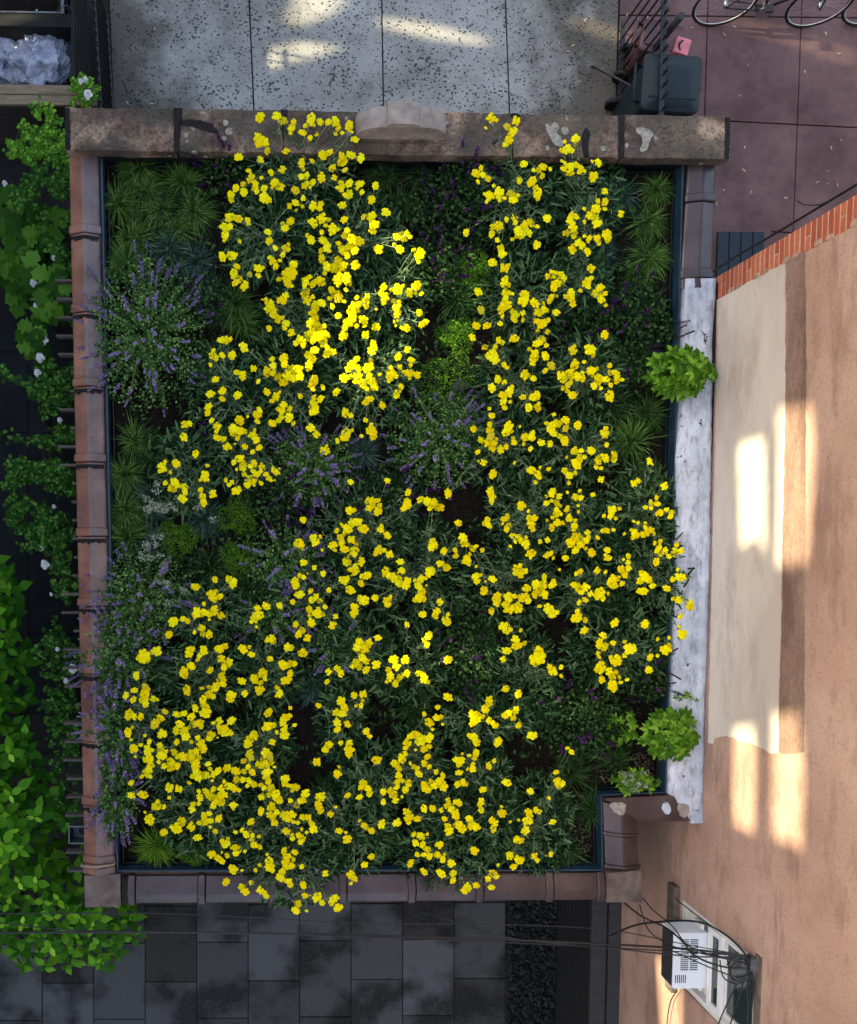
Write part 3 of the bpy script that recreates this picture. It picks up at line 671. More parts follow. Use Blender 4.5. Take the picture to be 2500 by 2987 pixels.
def rank_labels(kindname, pts):
    """one label per point: which of its kind it is, counted from a landmark"""
    out = {}; used = set()
    cand = []
    for li, (nm, lx, ly) in enumerate(LANDMARKS):
        for rk, i in enumerate(sorted(range(len(pts)), key=lambda k: (pts[k][0]-lx)**2+(pts[k][1]-ly)**2)[:8]): cand.append((rk, math.hypot(pts[i][0]-lx, pts[i][1]-ly), i, nm))
    for rk, d, i, nm in sorted(cand):
        if i not in out: out[i] = '%s %s %s' % (kindname, ORD[rk], nm)
    return [out.get(i, kindname+' among other clumps') for i in range(len(pts))]
# ------------------------------------------------------------------ yarrow flower heads, read off the photograph: x y diameter in tile units
TILES = [
(600, 320, 2.844, "56 8 9;73 7 8;79 12 8;90 13 6;88 19 7;87 24 4;102 17 5;108 10 9;111 16 4;117 13 7;126 13 7;133 12 8;131 16 4;136 19 6;140 24 4;133 25 4;147 17 9;150 23 3;99 24 7;107 29 5;114 26 4;153 31 7;54 27 6;54 33 9;60 33 9;63 42 6;82 43 7;34 49 8;56 52 7;99 52 4;98 56 8;100 61 4;109 53 5;120 47 9;127 44 6;139 48 7;141 53 9;137 56 4;149 47 8;159 50 8;143 62 5;130 60 7;44 63 5;67 65 6;79 62 8;98 69 6;103 68 6;119 70 9;132 70 6;57 70 4;47 69 7;45 73 6;39 77 6;39 85 8;31 81 7;51 77 7;49 81 4;52 84 5;26 87 7;26 92 7;60 81 7;71 75 8;77 80 8;68 80 3;59 90 9;64 93 7;92 83 8;101 79 6;110 75 7;104 76 5;107 80 3;139 76 6;147 76 8;139 81 7;147 87 9;135 80 4;143 88 5;158 77 8;155 81 4;160 85 5;174 78 7;100 91 5;92 96 7;86 99 5;99 99 4;93 103 3;110 99 8;118 97 6;117 101 6;140 98 8;170 93 8;24 111 9;33 112 8;43 115 7;20 121 9;25 120 6;20 129 8;19 134 4;35 135 4;64 126 7;65 135 8;71 142 5;87 115 8;81 122 8;79 117 4;85 138 4;82 143 8;85 144 4;79 149 5;110 116 8;119 112 10;126 113 5;111 120 4;123 119 4;119 126 5;130 123 9;135 123 5;142 113 7;162 110 5;170 110 9;173 118 9;171 124 8;145 124 6;143 129 8;150 133 9;157 136 10;136 137 5;140 144 8;148 140 9;153 145 8;145 150 7;104 129 4;108 134 8;120 134 8;124 141 9;118 145 5;127 145 4;119 153 8;17 151 8;27 150 9;66 152 5;76 155 4;69 156 7;72 161 6;90 159 8;32 161 6;29 169 9;35 174 6;54 163 9;59 162 4;54 170 5;45 169 5;86 169 13;75 174 5;136 156 10;124 161 8;132 163 10;141 161 8;153 160 9;122 168 4;137 172 10;144 173 10;106 172 5;101 175 6;116 175 7"),
(600, 820, 2.844, "31 2 7;40 5 8;84 2 8;88 5 4;103 1 6;101 5 5;110 3 7;118 1 8;135 0 9;146 1 8;129 9 7;134 14 8;136 18 9;127 18 5;142 21 4;130 26 5;144 9 4;155 17 5;166 15 5;164 21 9;165 26 5;102 12 9;104 19 8;105 23 4;110 16 4;82 15 7;78 20 9;58 19 2;62 20 5;66 24 9;64 29 8;69 29 7;70 35 8;74 39 8;78 38 5;82 44 8;81 49 4;65 49 6;88 53 8;112 26 9;119 23 8;111 31 6;108 33 5;112 37 7;107 43 8;113 46 9;117 50 9;122 46 4;109 53 9;104 57 8;115 57 10;122 55 10;120 62 11;98 61 9;92 64 5;100 66 5;110 61 6;125 68 5;112 71 8;106 77 9;110 81 7;124 75 8;130 73 8;106 87 8;136 36 7;153 27 10;150 32 10;157 24 6;147 42 11;143 48 7;150 39 8;155 46 5;162 40 9;163 46 4;175 47 8;141 56 9;164 55 8;175 29 3;172 65 7;170 72 7;174 69 5;20 61 8;15 61 6;25 60 5;39 68 9;8 77 8;8 71 4;11 80 4;17 76 6;27 76 8;5 86 4;49 90 7;32 94 6;38 97 8;10 101 7;17 113 8;17 121 6;33 117 8;5 116 8;3 129 7;2 135 7;6 143 5;68 80 5;69 87 7;80 79 8;81 85 7;63 93 9;69 94 6;74 98 8;80 104 8;84 97 9;88 92 12;95 90 8;97 98 8;90 100 8;54 103 5;63 114 8;76 114 3;72 119 9;68 123 5;97 118 5;112 101 8;109 106 9;110 111 5;120 109 5;111 120 6;118 121 7;111 128 10;111 134 9;134 114 7;155 80 6;151 86 10;146 91 7;157 90 6;167 89 10;169 82 5;142 99 9;149 98 6;156 97 8;154 103 6;161 104 8;168 98 7;170 103 8;173 108 9;166 111 4;162 108 6;168 121 7;164 124 7;143 135 8;149 138 5;164 143 5;80 127 7;78 133 8;78 139 6;74 131 4;86 131 6;75 143 6;86 139 8;85 143 6;90 146 4;68 146 8;55 132 5;53 137 9;53 144 5;43 139 3;35 143 9;12 149 8;11 154 5;12 161 7;18 162 6;29 151 9;28 155 8;35 154 8;40 154 5;33 161 6;48 158 8;50 153 4;52 163 7;22 170 8;40 170 6;55 171 6;30 167 2;49 175 4;108 151 8;113 157 8;144 157 10;141 161 7;150 153 4;135 164 5;160 159 4;170 154 10;170 147 4;172 160 7;124 169 3;122 174 9"),
(1000, 600, 2.275, "55 9 10;46 56 11;69 40 9;76 38 9;82 36 8;78 43 8;86 40 6;66 50 5;73 56 9;91 57 5;98 57 7;99 63 12;97 72 5;52 105 9;48 112 5;54 117 11;53 124 6;70 103 7;70 109 12;63 108 6;77 103 5;85 112 10;94 103 12;93 112 5;101 113 5;65 122 6;69 129 12;70 139 9;72 123 5;70 147 3;98 138 9;102 152 9;107 149 7;82 157 9;76 157 5;68 154 3;66 149 3"),
(1050, 1000, 1.707, "81 12 11;65 24 13;88 29 10;87 38 7;68 41 9;53 43 8;54 55 16;47 50 6;46 58 5;62 58 7;49 66 6;34 54 6;84 52 13;76 50 7;85 60 6;98 55 12;70 75 10;62 82 5;68 83 5;62 90 12;38 107 12"),
(1340, 320, 2.844, "32 9 9;38 11 4;27 19 3;58 12 8;49 18 7;55 23 8;51 26 5;51 31 7;47 36 6;119 30 8;108 33 4;119 36 4;110 41 9;105 42 6;114 42 6;105 53 4;108 55 4;142 55 8;136 53 3;137 69 9;66 56 7;22 60 5;17 66 9;24 67 6;19 74 4;29 71 6;35 78 4;40 86 10;31 89 9;26 87 4;28 94 4;41 93 4;46 91 4;53 87 8;55 93 9;60 88 4;61 73 7;74 74 9;78 80 5;80 86 9;80 92 4;85 59 8;81 62 6;76 62 4;93 61 4;85 68 5;112 60 10;119 57 7;124 60 6;113 65 8;106 61 5;123 64 5;128 63 4;149 84 7;142 94 5;149 95 7;149 102 4;140 102 9;134 109 8;139 112 8;141 117 8;128 102 4;128 115 4;165 107 7;90 112 8;115 109 7;113 114 7;119 110 6;116 121 9;111 126 6;107 127 4;117 130 5;119 126 5;48 113 5;56 111 7;57 116 6;40 119 8;34 121 7;33 128 7;40 124 5;39 134 5;7 126 7;60 125 10;66 120 9;73 116 8;70 126 8;63 129 8;58 130 4;80 120 4;54 133 4;79 139 8;151 129 10;152 134 6;141 132 7;133 132 6;128 130 4;132 135 4;143 137 5;122 137 8;126 140 6;115 143 9;116 147 4;131 146 7;42 143 8;43 148 7;47 148 4;34 157 8;46 163 9;50 160 4;135 163 8;95 169 9;102 170 8;107 173 6;90 171 5;48 172 4;46 175 6;135 173 5;131 175 5"),
(1340, 820, 2.844, "46 2 8;51 4 4;99 3 9;97 7 7;105 2 5;130 2 8;132 6 5;124 10 4;144 7 8;140 13 9;149 13 5;145 19 8;150 25 4;19 11 8;47 13 9;54 13 4;47 19 7;49 25 9;43 29 9;45 26 7;44 36 4;54 31 5;22 30 8;57 35 8;56 40 6;65 33 6;65 40 4;42 44 5;67 14 9;66 20 11;77 23 9;94 17 6;92 21 5;99 15 4;86 23 4;81 32 9;87 29 6;90 30 4;99 32 7;114 12 8;114 17 8;116 23 7;109 16 5;17 46 8;28 46 7;13 58 7;80 42 8;86 44 8;83 46 6;91 40 5;80 51 4;90 52 5;56 59 8;40 61 7;44 63 5;37 67 5;26 68 6;34 73 8;34 79 11;30 77 6;36 82 7;46 86 6;49 89 4;83 61 8;80 64 8;86 60 6;89 66 5;72 70 5;77 74 8;76 79 10;75 84 6;88 77 8;94 87 8;88 92 5;149 55 8;116 71 9;134 71 11;137 76 5;128 83 4;118 86 9;113 94 8;114 98 7;104 97 9;107 101 7;121 98 8;126 100 6;126 94 4;135 92 9;137 97 5;141 90 4;142 99 8;142 104 7;154 87 5;155 94 6;150 101 7;161 97 8;161 102 7;167 101 4;158 93 4;155 107 5;138 108 7;145 110 4;154 118 9;114 104 5;111 107 6;106 110 5;111 113 5;115 117 8;119 116 5;39 101 8;46 104 5;33 110 9;67 96 9;71 97 4;76 100 6;54 108 4;51 114 9;44 117 8;45 123 8;52 124 4;46 130 6;65 119 6;77 119 9;80 116 6;73 120 4;71 130 8;80 130 7;81 126 4;31 131 4;33 138 6;31 147 6;14 152 7;50 149 9;48 154 9;53 154 5;62 149 3;97 137 4;89 146 4;100 146 9;94 150 10;96 156 7;109 143 8;109 151 7;102 159 6;108 164 9;121 148 8;150 151 5;148 157 8;151 168 5;31 153 7;32 159 8;22 163 7;29 165 9;35 166 7;38 162 4;34 171 8;42 173 8;48 170 5;55 162 5;56 166 6;68 160 8;74 160 8;75 156 5;66 167 4;73 172 5;84 166 7;93 167 6;82 163 3;118 174 8;125 174 5;135 174 8"),
(1300, 1300, 2.275, "41 8 6;48 22 9;42 20 3;60 37 10;88 22 4;109 31 10;121 28 4;118 37 9;120 41 6;115 47 5;132 30 5;152 32 8;158 38 10;166 35 5;158 48 5;155 15 4;164 7 8;167 24 12;172 16 9;172 7 4;3 61 8;57 59 9;59 64 9;59 70 8;59 54 4;59 75 3;96 77 10;101 77 5;106 84 4;136 61 10;139 56 4;129 65 4;145 65 8;142 73 8;136 71 5;129 74 8;147 77 5;156 60 4;166 66 10;173 67 8;172 58 5;170 77 4;170 85 4;155 81 8;142 82 7;142 87 10;148 88 4;137 92 5;130 96 4;158 94 9;158 90 5;165 103 9;166 96 5;164 108 5;143 99 9;150 99 5;136 105 9;16 99 9;53 96 8;54 101 8;57 104 5;49 100 6;79 91 7;75 94 8;73 100 4;80 103 9;78 108 7;107 92 7;113 93 9;109 100 11;112 107 7;86 116 8;92 116 7;89 123 5;96 122 8;103 126 10;103 118 5;104 131 5;83 129 4;109 138 11;109 143 5;121 123 6;130 121 8;130 140 8;135 138 6;138 144 4;153 144 8;22 118 11;24 124 10;27 127 7;34 132 9;39 129 5;47 134 6;31 139 5;12 134 7;13 141 7;27 146 11;29 151 7;23 149 6;39 155 4;92 158 12;95 163 12;100 161 9;90 163 8;95 154 6;38 168 9;40 174 8;44 166 5;60 171 9;51 174 3;146 159 4;126 169 8;127 174 5;172 162 8;167 164 6;167 116 10;160 125 11;167 121 9;173 121 9;157 122 6;166 134 9;173 127 9;2 157 8;0 134 5;138 174 6"),
(1650, 1250, 2.275, "50 6 9;51 1 5;52 21 6;33 29 9;24 37 6;42 38 9;51 38 10;46 34 4;42 43 7;39 46 6;45 51 6;39 50 5;62 35 9;62 40 7;60 31 4;107 42 8;111 46 4;45 65 9;87 71 9;93 67 7;126 74 9;116 89 6;109 95 6;116 97 6;109 102 6;102 101 6;119 96 5;121 108 8;117 109 6;129 104 6;135 108 7;134 113 7;35 85 6;59 105 11;57 112 8;49 112 5;64 115 5;69 103 5;87 119 4;93 121 5;102 121 4;102 127 6;108 130 9;104 133 9;99 136 8;88 134 10;84 130 5;86 140 6;113 135 5;92 137 7;52 131 8;47 131 5;61 130 5;75 135 4;28 134 8;29 140 7;26 144 7;41 140 5;26 154 5;33 159 10;53 156 8;54 166 8;51 162 5;114 147 5;121 145 6;119 153 8;117 157 7;127 157 8;121 162 5;132 164 6;142 149 6;139 160 9;140 155 6;147 157 9;80 164 7;74 168 4;80 172 7;116 171 9"),
(1400, 1650, 3.697, "92 4 6;99 5 3;111 3 6;117 2 5;114 7 6;104 12 8;108 10 5;112 14 4;106 16 5;104 16 5;127 5 3;130 9 8;133 11 6;126 12 6;136 16 5;128 20 7;152 11 4;156 3 3;158 9 7;147 18 6;157 27 6;152 26 3;165 32 7;166 29 4;158 40 4;157 48 3;159 54 8;149 57 3;3 20 7;37 18 6;44 15 7;48 15 5;51 16 4;57 15 6;48 21 7;51 23 6;43 23 5;13 24 7;13 28 7;22 25 8;27 24 4;34 25 8;38 28 5;20 30 6;23 34 9;30 33 8;9 36 5;77 17 7;74 15 5;83 17 7;80 21 4;87 22 5;94 22 9;97 26 4;101 22 3;83 27 4;78 29 4;77 36 4;76 41 8;83 43 4;82 51 6;54 34 8;56 38 6;60 37 4;57 39 5;47 32 3;20 49 9;21 53 2;32 51 3;28 58 6;29 63 7;35 61 4;21 67 6;18 74 5;45 73 11;47 68 7;46 65 4;41 73 5;50 71 4;44 77 5;55 80 5;57 83 7;59 85 4;64 80 4;64 87 3;97 55 5;94 62 7;98 64 7;95 59 4;93 69 4;94 72 3;105 61 4;114 60 3;118 66 9;121 64 4;114 71 4;107 75 9;103 72 3;95 80 9;92 82 4;102 83 6;104 87 6;107 84 4;110 88 3;96 90 6;104 94 8;106 97 5;111 92 3;116 90 3;106 45 7;130 46 6;140 58 3;146 66 8;149 63 4;134 72 6;140 71 3;133 82 6;20 97 6;30 101 6;7 107 7;4 113 6;28 114 6;20 118 6;23 116 5;26 120 5;30 126 5;7 122 5;10 124 4;12 126 5;2 119 4;41 134 7;14 139 7;69 144 3;72 147 5;11 154 4;7 158 5;60 163 4;61 170 6;65 172 5;62 174 5;21 171 6"),
(440, 1230, 2.844, "35 3 8;40 2 6;34 16 8;46 33 7;15 41 4;26 43 8;12 47 10;20 52 4;15 63 5;25 63 9;20 68 6;24 70 5;34 67 8;35 72 6;33 79 9;56 56 10;51 60 4;58 45 4;51 70 5;53 77 7;54 82 7;54 86 4;64 74 8;77 60 4;83 62 5;80 65 4;88 71 9;91 38 8;94 42 6;85 42 5;94 47 8;96 54 5;88 49 3;106 43 7;102 46 5;105 51 5;109 54 6;113 51 4;114 47 8;118 54 5;101 61 10;106 60 7;99 65 6;121 58 5;123 60 4;113 63 5;106 65 3;126 49 6;129 52 6;132 48 2;104 31 4;156 101 6;66 162 6;80 162 7;85 165 8;46 169 7;98 43 2;127 60 2"),
(840, 1400, 2.844, "64 2 6;102 1 6;16 41 6;63 31 8;67 31 6;82 21 6;87 22 8;92 21 5;83 29 7;87 27 7;92 32 9;94 26 5;123 13 7;122 24 9;119 29 7;136 20 7;143 22 8;149 23 8;147 27 6;145 30 4;155 28 9;164 14 8;66 44 9;71 43 8;61 50 9;58 54 5;77 50 10;55 46 4;50 52 5;54 60 8;55 65 6;65 61 8;70 66 4;58 71 8;68 73 9;68 76 6;12 65 9;8 66 5;15 71 4;26 59 7;28 64 8;33 58 4;46 67 8;48 72 4;35 72 3;95 51 7;96 47 4;102 57 7;93 72 9;90 76 5;99 72 4;104 76 8;149 65 8;149 61 4;147 69 8;151 68 5;160 73 7;16 85 7;27 90 5;36 96 6;60 84 9;62 78 4;75 84 8;69 88 5;68 92 9;64 92 5;69 95 6;12 98 5;16 100 5;7 104 8;8 108 8;20 96 2;57 103 9;61 101 5;80 98 9;83 97 6;75 106 7;75 99 4;65 98 2;64 113 9;115 84 7;100 94 8;103 98 6;98 99 2;108 100 9;114 101 6;114 106 8;122 105 9;120 109 7;117 93 7;113 95 3;130 103 4;136 102 8;141 101 4;134 109 8;137 114 8;135 120 9;139 122 6;131 123 6;145 95 9;148 92 6;156 86 7;162 90 7;142 108 2;11 118 8;23 114 5;5 125 5;24 123 7;29 119 6;33 124 5;28 122 4;42 113 5;77 123 11;74 121 6;68 130 8;68 136 8;67 139 5;89 121 7;102 124 9;102 128 6;105 120 4;156 125 7;38 130 5;22 133 7;30 137 9;31 133 5;36 138 4;24 146 9;22 139 4;49 140 6;45 149 8;8 148 6;15 154 6;11 158 7;20 162 8;138 138 7;153 135 8;150 138 5;152 141 4;164 138 4;162 144 9;164 147 5;122 148 6;144 160 8;140 164 6;143 169 6;146 157 4;92 162 7;73 166 8;82 168 9;71 172 8;79 173 9;2 172 7;15 175 5"),
(840, 1800, 4.96, "43 20 5;44 24 5;40 27 5;46 26 4;38 29 3;42 29 4;46 31 4;52 28 5;9 21 5;62 25 5;64 29 5;59 31 4;60 35 5;66 35 4;69 25 5;70 33 4;63 39 4;58 38 2;77 33 4;80 36 5;82 38 3;94 25 5;24 32 4;29 30 4;31 33 4;23 38 3;39 46 4;44 45 5;44 49 2;40 52 2;43 52 3;31 49 5;33 53 5;29 56 5;32 57 4;29 62 5;29 66 4;35 63 4;18 52 3;46 67 4;48 70 3;24 75 5;22 78 4;31 74 3;36 74 4;36 78 6;36 81 4;17 85 5;52 84 5;30 88 2;29 92 5;94 47 5;88 53 3;80 57 3;83 62 5;87 59 4;89 59 4;91 63 2;85 66 2;70 74 5;72 70 4;75 69 5;78 72 7;80 77 5;83 71 5;69 77 3;83 76 3;75 78 2;82 82 4;80 86 4;83 88 3;67 83 5;69 80 3;63 86 5;65 89 4;72 86 2;74 88 3;77 92 4;76 89 3;65 93 4;64 97 4;67 96 3;64 100 3;71 97 4;69 101 4;87 91 3;91 93 3;84 97 4;80 98 4;82 101 5;89 96 5;91 99 6;86 99 4;44 98 5;99 84 4"),
(840, 2200, 4.96, "43 19 4;47 20 4;48 23 4;42 25 4;35 24 4;56 22 4;60 21 4;62 24 5;63 27 4;67 25 2;56 28 3;69 21 4;71 18 3;81 20 5;10 23 5;9 27 4;19 25 5;21 23 2;18 30 5;19 33 4;28 31 2;25 35 4;12 37 4;9 37 4;14 41 4;15 44 5;8 44 2;8 50 5;11 46 2;30 45 4;34 46 2;35 50 5;42 39 2;45 42 4;46 43 3;49 45 4;55 41 5;64 40 5;70 34 5;71 37 5;76 38 4;71 40 3;80 32 4;85 32 4;90 33 3;94 30 4;94 27 3;96 32 4;98 35 5;92 38 3;94 42 4;95 45 5;99 41 4;99 28 4;74 47 3;78 48 5;75 52 4;79 53 4;82 47 2;82 56 4;80 59 3;83 60 4;76 59 3;89 53 5;88 59 4;92 59 2;91 62 4;96 64 5;72 64 4;80 69 4;90 70 5;97 70 4;97 74 4;8 66 3;22 70 4;37 71 5;39 73 4;37 76 2;49 60 4;45 65 4;9 77 4;10 83 4;13 83 1;17 84 5;20 87 4;27 85 5;29 90 5;26 87 4;31 90 3;6 88 4;5 92 4;11 92 2"),
(1200, 2000, 4.96, "29 44 5;28 46 4;30 40 2;34 29 3;35 30 3;37 30 4;38 33 5;38 39 4;37 42 4;34 41 2;33 49 2;36 46 3;36 49 4;28 51 4;27 58 4;30 57 4;32 58 3;36 17 5;38 20 5;35 15 2;39 17 4;36 22 4;42 61 4;41 68 4;40 70 3;41 73 4;53 71 2;53 75 5;58 80 2;47 79 4;49 81 4;48 84 4;63 79 2;69 75 5;68 79 5;70 80 3;73 73 3;75 74 3;67 85 5;62 90 4;64 91 4;61 91 3;37 97 5;28 82 5;30 84 5;34 78 4;35 82 5;38 83 5;28 69 4;26 76 5;70 62 4;81 66 2;83 80 4;58 99 4;72 100 4;82 99 3;79 100 1"),
(1200, 2250, 4.96, "58 50 4;63 52 5;60 56 4;65 52 3;74 52 3;51 55 2;48 60 5;45 63 4;50 62 3;47 68 4;38 67 4;33 68 5;31 70 4"),
(340, 1700, 3.072, "75 4 7;110 1 8;91 12 10;94 8 4;98 13 6;93 17 4;83 20 4;76 28 8;75 31 7;81 29 7;84 28 7;89 29 7;93 26 8;99 31 7;88 35 3;54 37 9;63 34 5;67 36 6;50 49 7;81 43 7;82 48 6;88 49 7;74 47 4;134 24 6;135 30 9;131 34 8;128 37 4;133 42 3;142 22 7;155 22 6;167 18 5;170 2 8;174 11 7;170 40 5;173 49 6;147 53 8;143 55 4;149 56 5;162 61 7;26 70 12;23 72 7;30 73 5;38 65 9;69 66 9;72 63 5;83 64 8;79 69 5;77 73 4;98 63 8;103 60 6;95 62 4;100 72 8;106 76 9;102 80 6;120 63 8;126 61 4;128 68 6;146 72 6;158 78 9;164 77 7;169 77 5;165 86 6;161 92 9;175 67 6;19 88 7;64 85 9;65 88 6;71 79 7;89 83 6;101 86 4;100 92 9;101 96 6;99 88 5;139 86 9;141 91 4;119 93 8;131 91 9;137 95 5;136 101 8;135 104 5;122 105 6;109 106 8;108 110 7;94 99 8;88 99 4;88 106 8;92 108 5;67 102 8;81 100 4;17 102 6;9 107 6;16 111 6;27 98 6;27 104 10;26 111 9;28 115 6;35 110 6;39 111 3;153 100 5;155 105 7;152 107 4;82 111 7;84 117 8;84 123 10;75 119 7;87 121 5;46 122 6;57 125 7;64 124 6;71 127 7;42 128 7;37 133 9;36 136 6;12 125 9;17 127 5;23 127 6;78 133 8;73 134 6;80 136 5;69 137 4;109 131 7;98 131 7;92 133 4;101 139 10;104 142 8;97 136 5;109 143 4;60 134 7;57 140 7;64 140 8;66 146 8;43 143 8;46 144 5;11 142 8;15 137 3;14 149 3;27 145 3;90 144 7;88 148 6;96 147 2;31 151 5;57 151 6;71 151 4;77 147 5;80 152 7;82 157 9;76 160 6;23 154 4;17 157 8;15 160 4;30 159 9;34 159 4;41 154 6;42 158 7;43 164 8;47 160 4;18 165 3;55 161 7;58 165 5;63 165 8;71 164 10;77 166 7;75 172 8;72 169 5;31 168 8;27 168 5;33 173 6;40 170 4;45 174 6;52 170 8;52 175 8;58 174 6;87 172 5;144 123 8;165 119 4;160 128 8;158 132 7;165 126 4;143 136 9;140 138 5;148 135 6;152 142 4;159 144 9;159 139 6;161 136 3;169 135 4;128 147 9;131 144 7;125 152 7;124 154 6;148 151 7;126 162 7;128 166 6;121 169 6;142 162 10;146 165 7;139 167 5;135 172 7;141 172 8;147 171 5;125 174 4"),
(340, 2200, 3.072, "31 14 7;30 18 7;32 21 4;27 16 4;24 21 4;14 27 6;14 39 7;25 38 8;50 32 8;59 33 7;50 41 4;75 11 8;76 17 8;73 21 6;78 22 7;84 20 8;69 27 4;89 14 4;92 19 6;96 16 7;91 25 3;102 26 4;105 13 8;113 16 8;114 24 7;121 16 6;125 12 5;129 17 6;120 24 6;126 25 6;130 28 7;124 30 4;107 30 8;112 33 6;116 34 4;38 49 9;39 45 4;45 50 4;27 55 3;31 62 9;32 58 4;33 66 4;78 35 4;79 41 7;85 35 6;89 39 9;92 33 6;99 33 7;101 38 8;97 42 7;100 45 7;92 48 7;95 45 5;73 47 5;78 47 4;72 52 7;111 48 7;111 52 3;83 58 7;84 64 8;89 63 6;88 56 5;78 65 4;97 61 7;62 64 8;52 69 4;57 71 9;57 67 5;71 69 8;45 74 7;89 69 3;94 73 5;77 79 7;127 64 7;113 74 4;119 72 4;127 72 4;123 76 7;129 77 5;128 81 4;131 86 7;136 88 5;135 78 4;100 82 4;106 80 4;104 85 8;112 88 7;116 90 6;113 94 6;122 92 4;105 96 5;100 93 2;90 95 7;96 98 7;100 101 7;111 109 9;119 110 3;104 121 7;119 126 6;122 130 8;128 122 5;136 129 7;140 131 5;142 134 6;143 95 3;145 102 9;145 107 9;148 110 5;136 105 4;132 110 4;159 92 6;162 97 7;161 104 9;166 106 6;169 93 6;168 100 4;157 112 7;155 117 7;158 119 5;163 120 6;165 124 6;172 142 6;170 148 7;142 9 7;138 11 6;143 17 10;142 22 6;150 12 3;137 29 5;144 26 6;146 31 7;148 35 7;140 32 5;138 40 7;145 38 6;151 38 8;154 43 8;137 54 7;147 50 9;147 58 8;152 55 6;150 65 7;160 58 9;163 61 8;167 57 7;168 64 4;172 65 4;160 23 8;160 28 7;165 30 4;170 31 7;167 34 4;165 44 5;171 48 6;174 44 5;161 73 7;167 80 5;167 77 4;173 77 6;175 83 6"),
]
HEADS = []
for ox, oy, s, txt in TILES:
    for it in txt.split(';'):
        x, y, d = map(float, it.split()); HEADS.append((ox+x*s, oy+y*s, d*s))
YC = [(855,500),(800,690),(1000,740),(905,930),(1095,880),(1050,1060),(840,1090),(650,1160),(690,1330),(540,1360),(1500,600),(1690,590),(1520,870),(1680,830),
 (1690,1090),(1480,1120),(1465,1300),(1650,1310),(1550,1490),(1700,1540),(1840,1500),(1500,1710),(1700,1720),(1850,1680),(1760,1880),(1050,1540),(1200,1680),
 (910,1750),(1060,1910),(1170,1950),(610,1790),(600,1950),(430,2060),(550,2190),(770,1960),(750,2180),(990,2070),(630,2330),(800,2410),(850,2520),(1210,2210),
 (1400,2090),(1320,2360),(1450,2370),(1560,2390),(1290,2480),(1010,2390),(1490,2000),(1090,2240),(1400,2240)]
def m_yarrow():
    t = NT('yellow_petals'); oi = t.n('ShaderNodeObjectInfo')
    c = t.ramp(oi.outputs['Random'], [(0, (.60, .53, .02)), (.04, (.84, .68, .0)), (.3, (.91, .78, .0)), (.6, (.93, .85, .0)), (1, (.95, .91, .01))])
    c = t.mix(t.ramp(t.noise(9, 3), [(.35, .3), (.55, 0)]), c, (.84, .64, .0))
    t.bump(t.voro(22), .3, .05); t.fin(c, .75, .15)
    tr = t.n('ShaderNodeBsdfTranslucent'); mx = t.n('ShaderNodeMixShader'); mx.inputs[0].default_value = .2
    t.l(c, tr.inputs[0]); t.l(t.b.outputs[0], mx.inputs[1]); t.l(tr.outputs[0], mx.inputs[2]); t.l(mx.outputs[0], t.t.nodes['Material Output'].inputs[0]); return t.m
M['yarrow'] = m_yarrow()
M['yleaf'] = leafmat('yarrow_leaf', (.009, .038, .011), (.078, .155, .058)); M['ystem'] = leafmat('yarrow_stem', (.07, .13, .055), (.20, .28, .14))
def head_mesh(seed):
    r = random.Random(seed); b = MB(); pts = [(0, 0)]
    n = r.choice((6, 7, 8, 9)); lob = r.uniform(0, 6)
    for k in range(n):
        a = 2*math.pi*k/n+r.uniform(-.25, .25); q = .33*(1+.22*math.sin(2*a+lob))+r.uniform(-.05, .05); pts.append((q*math.cos(a), q*math.sin(a)))
    for k in range(4): a = r.uniform(0, 6.28); pts.append((.17*math.cos(a), .17*math.sin(a)))
    for (x, y) in pts:
        rad = r.uniform(.15, .21); zt = .16-.35*(x*x+y*y)+r.uniform(-.015, .02); rings = []
        for (q, h) in ((.75, -.10), (1, -.03), (.9, .035), (.5, .07), (.12, .085)):
            rings.append([(x+rad*q*math.cos(2*math.pi*j/8+x)*(1+.08*math.sin(3*j)), y+rad*q*math.sin(2*math.pi*j/8+x), zt+h*rad/.18) for j in range(8)])
        b.loft(rings, True, True, True)
    return b.mesh('flower_head', M['yarrow'])
HM = [head_mesh(s) for s in range(10)]
groups = {i: [] for i in range(len(YC))}
for h in HEADS:
    i = min(range(len(YC)), key=lambda k: (YC[k][0]-h[0])**2+(YC[k][1]-h[1])**2); groups[i].append(h)
LP = (.35, 1, .45, .95, .4, .85, .35, .7, .28, .5, 0)
yr = random.Random(5)
YLAB = rank_labels('yellow flowered yarrow clump', YC)
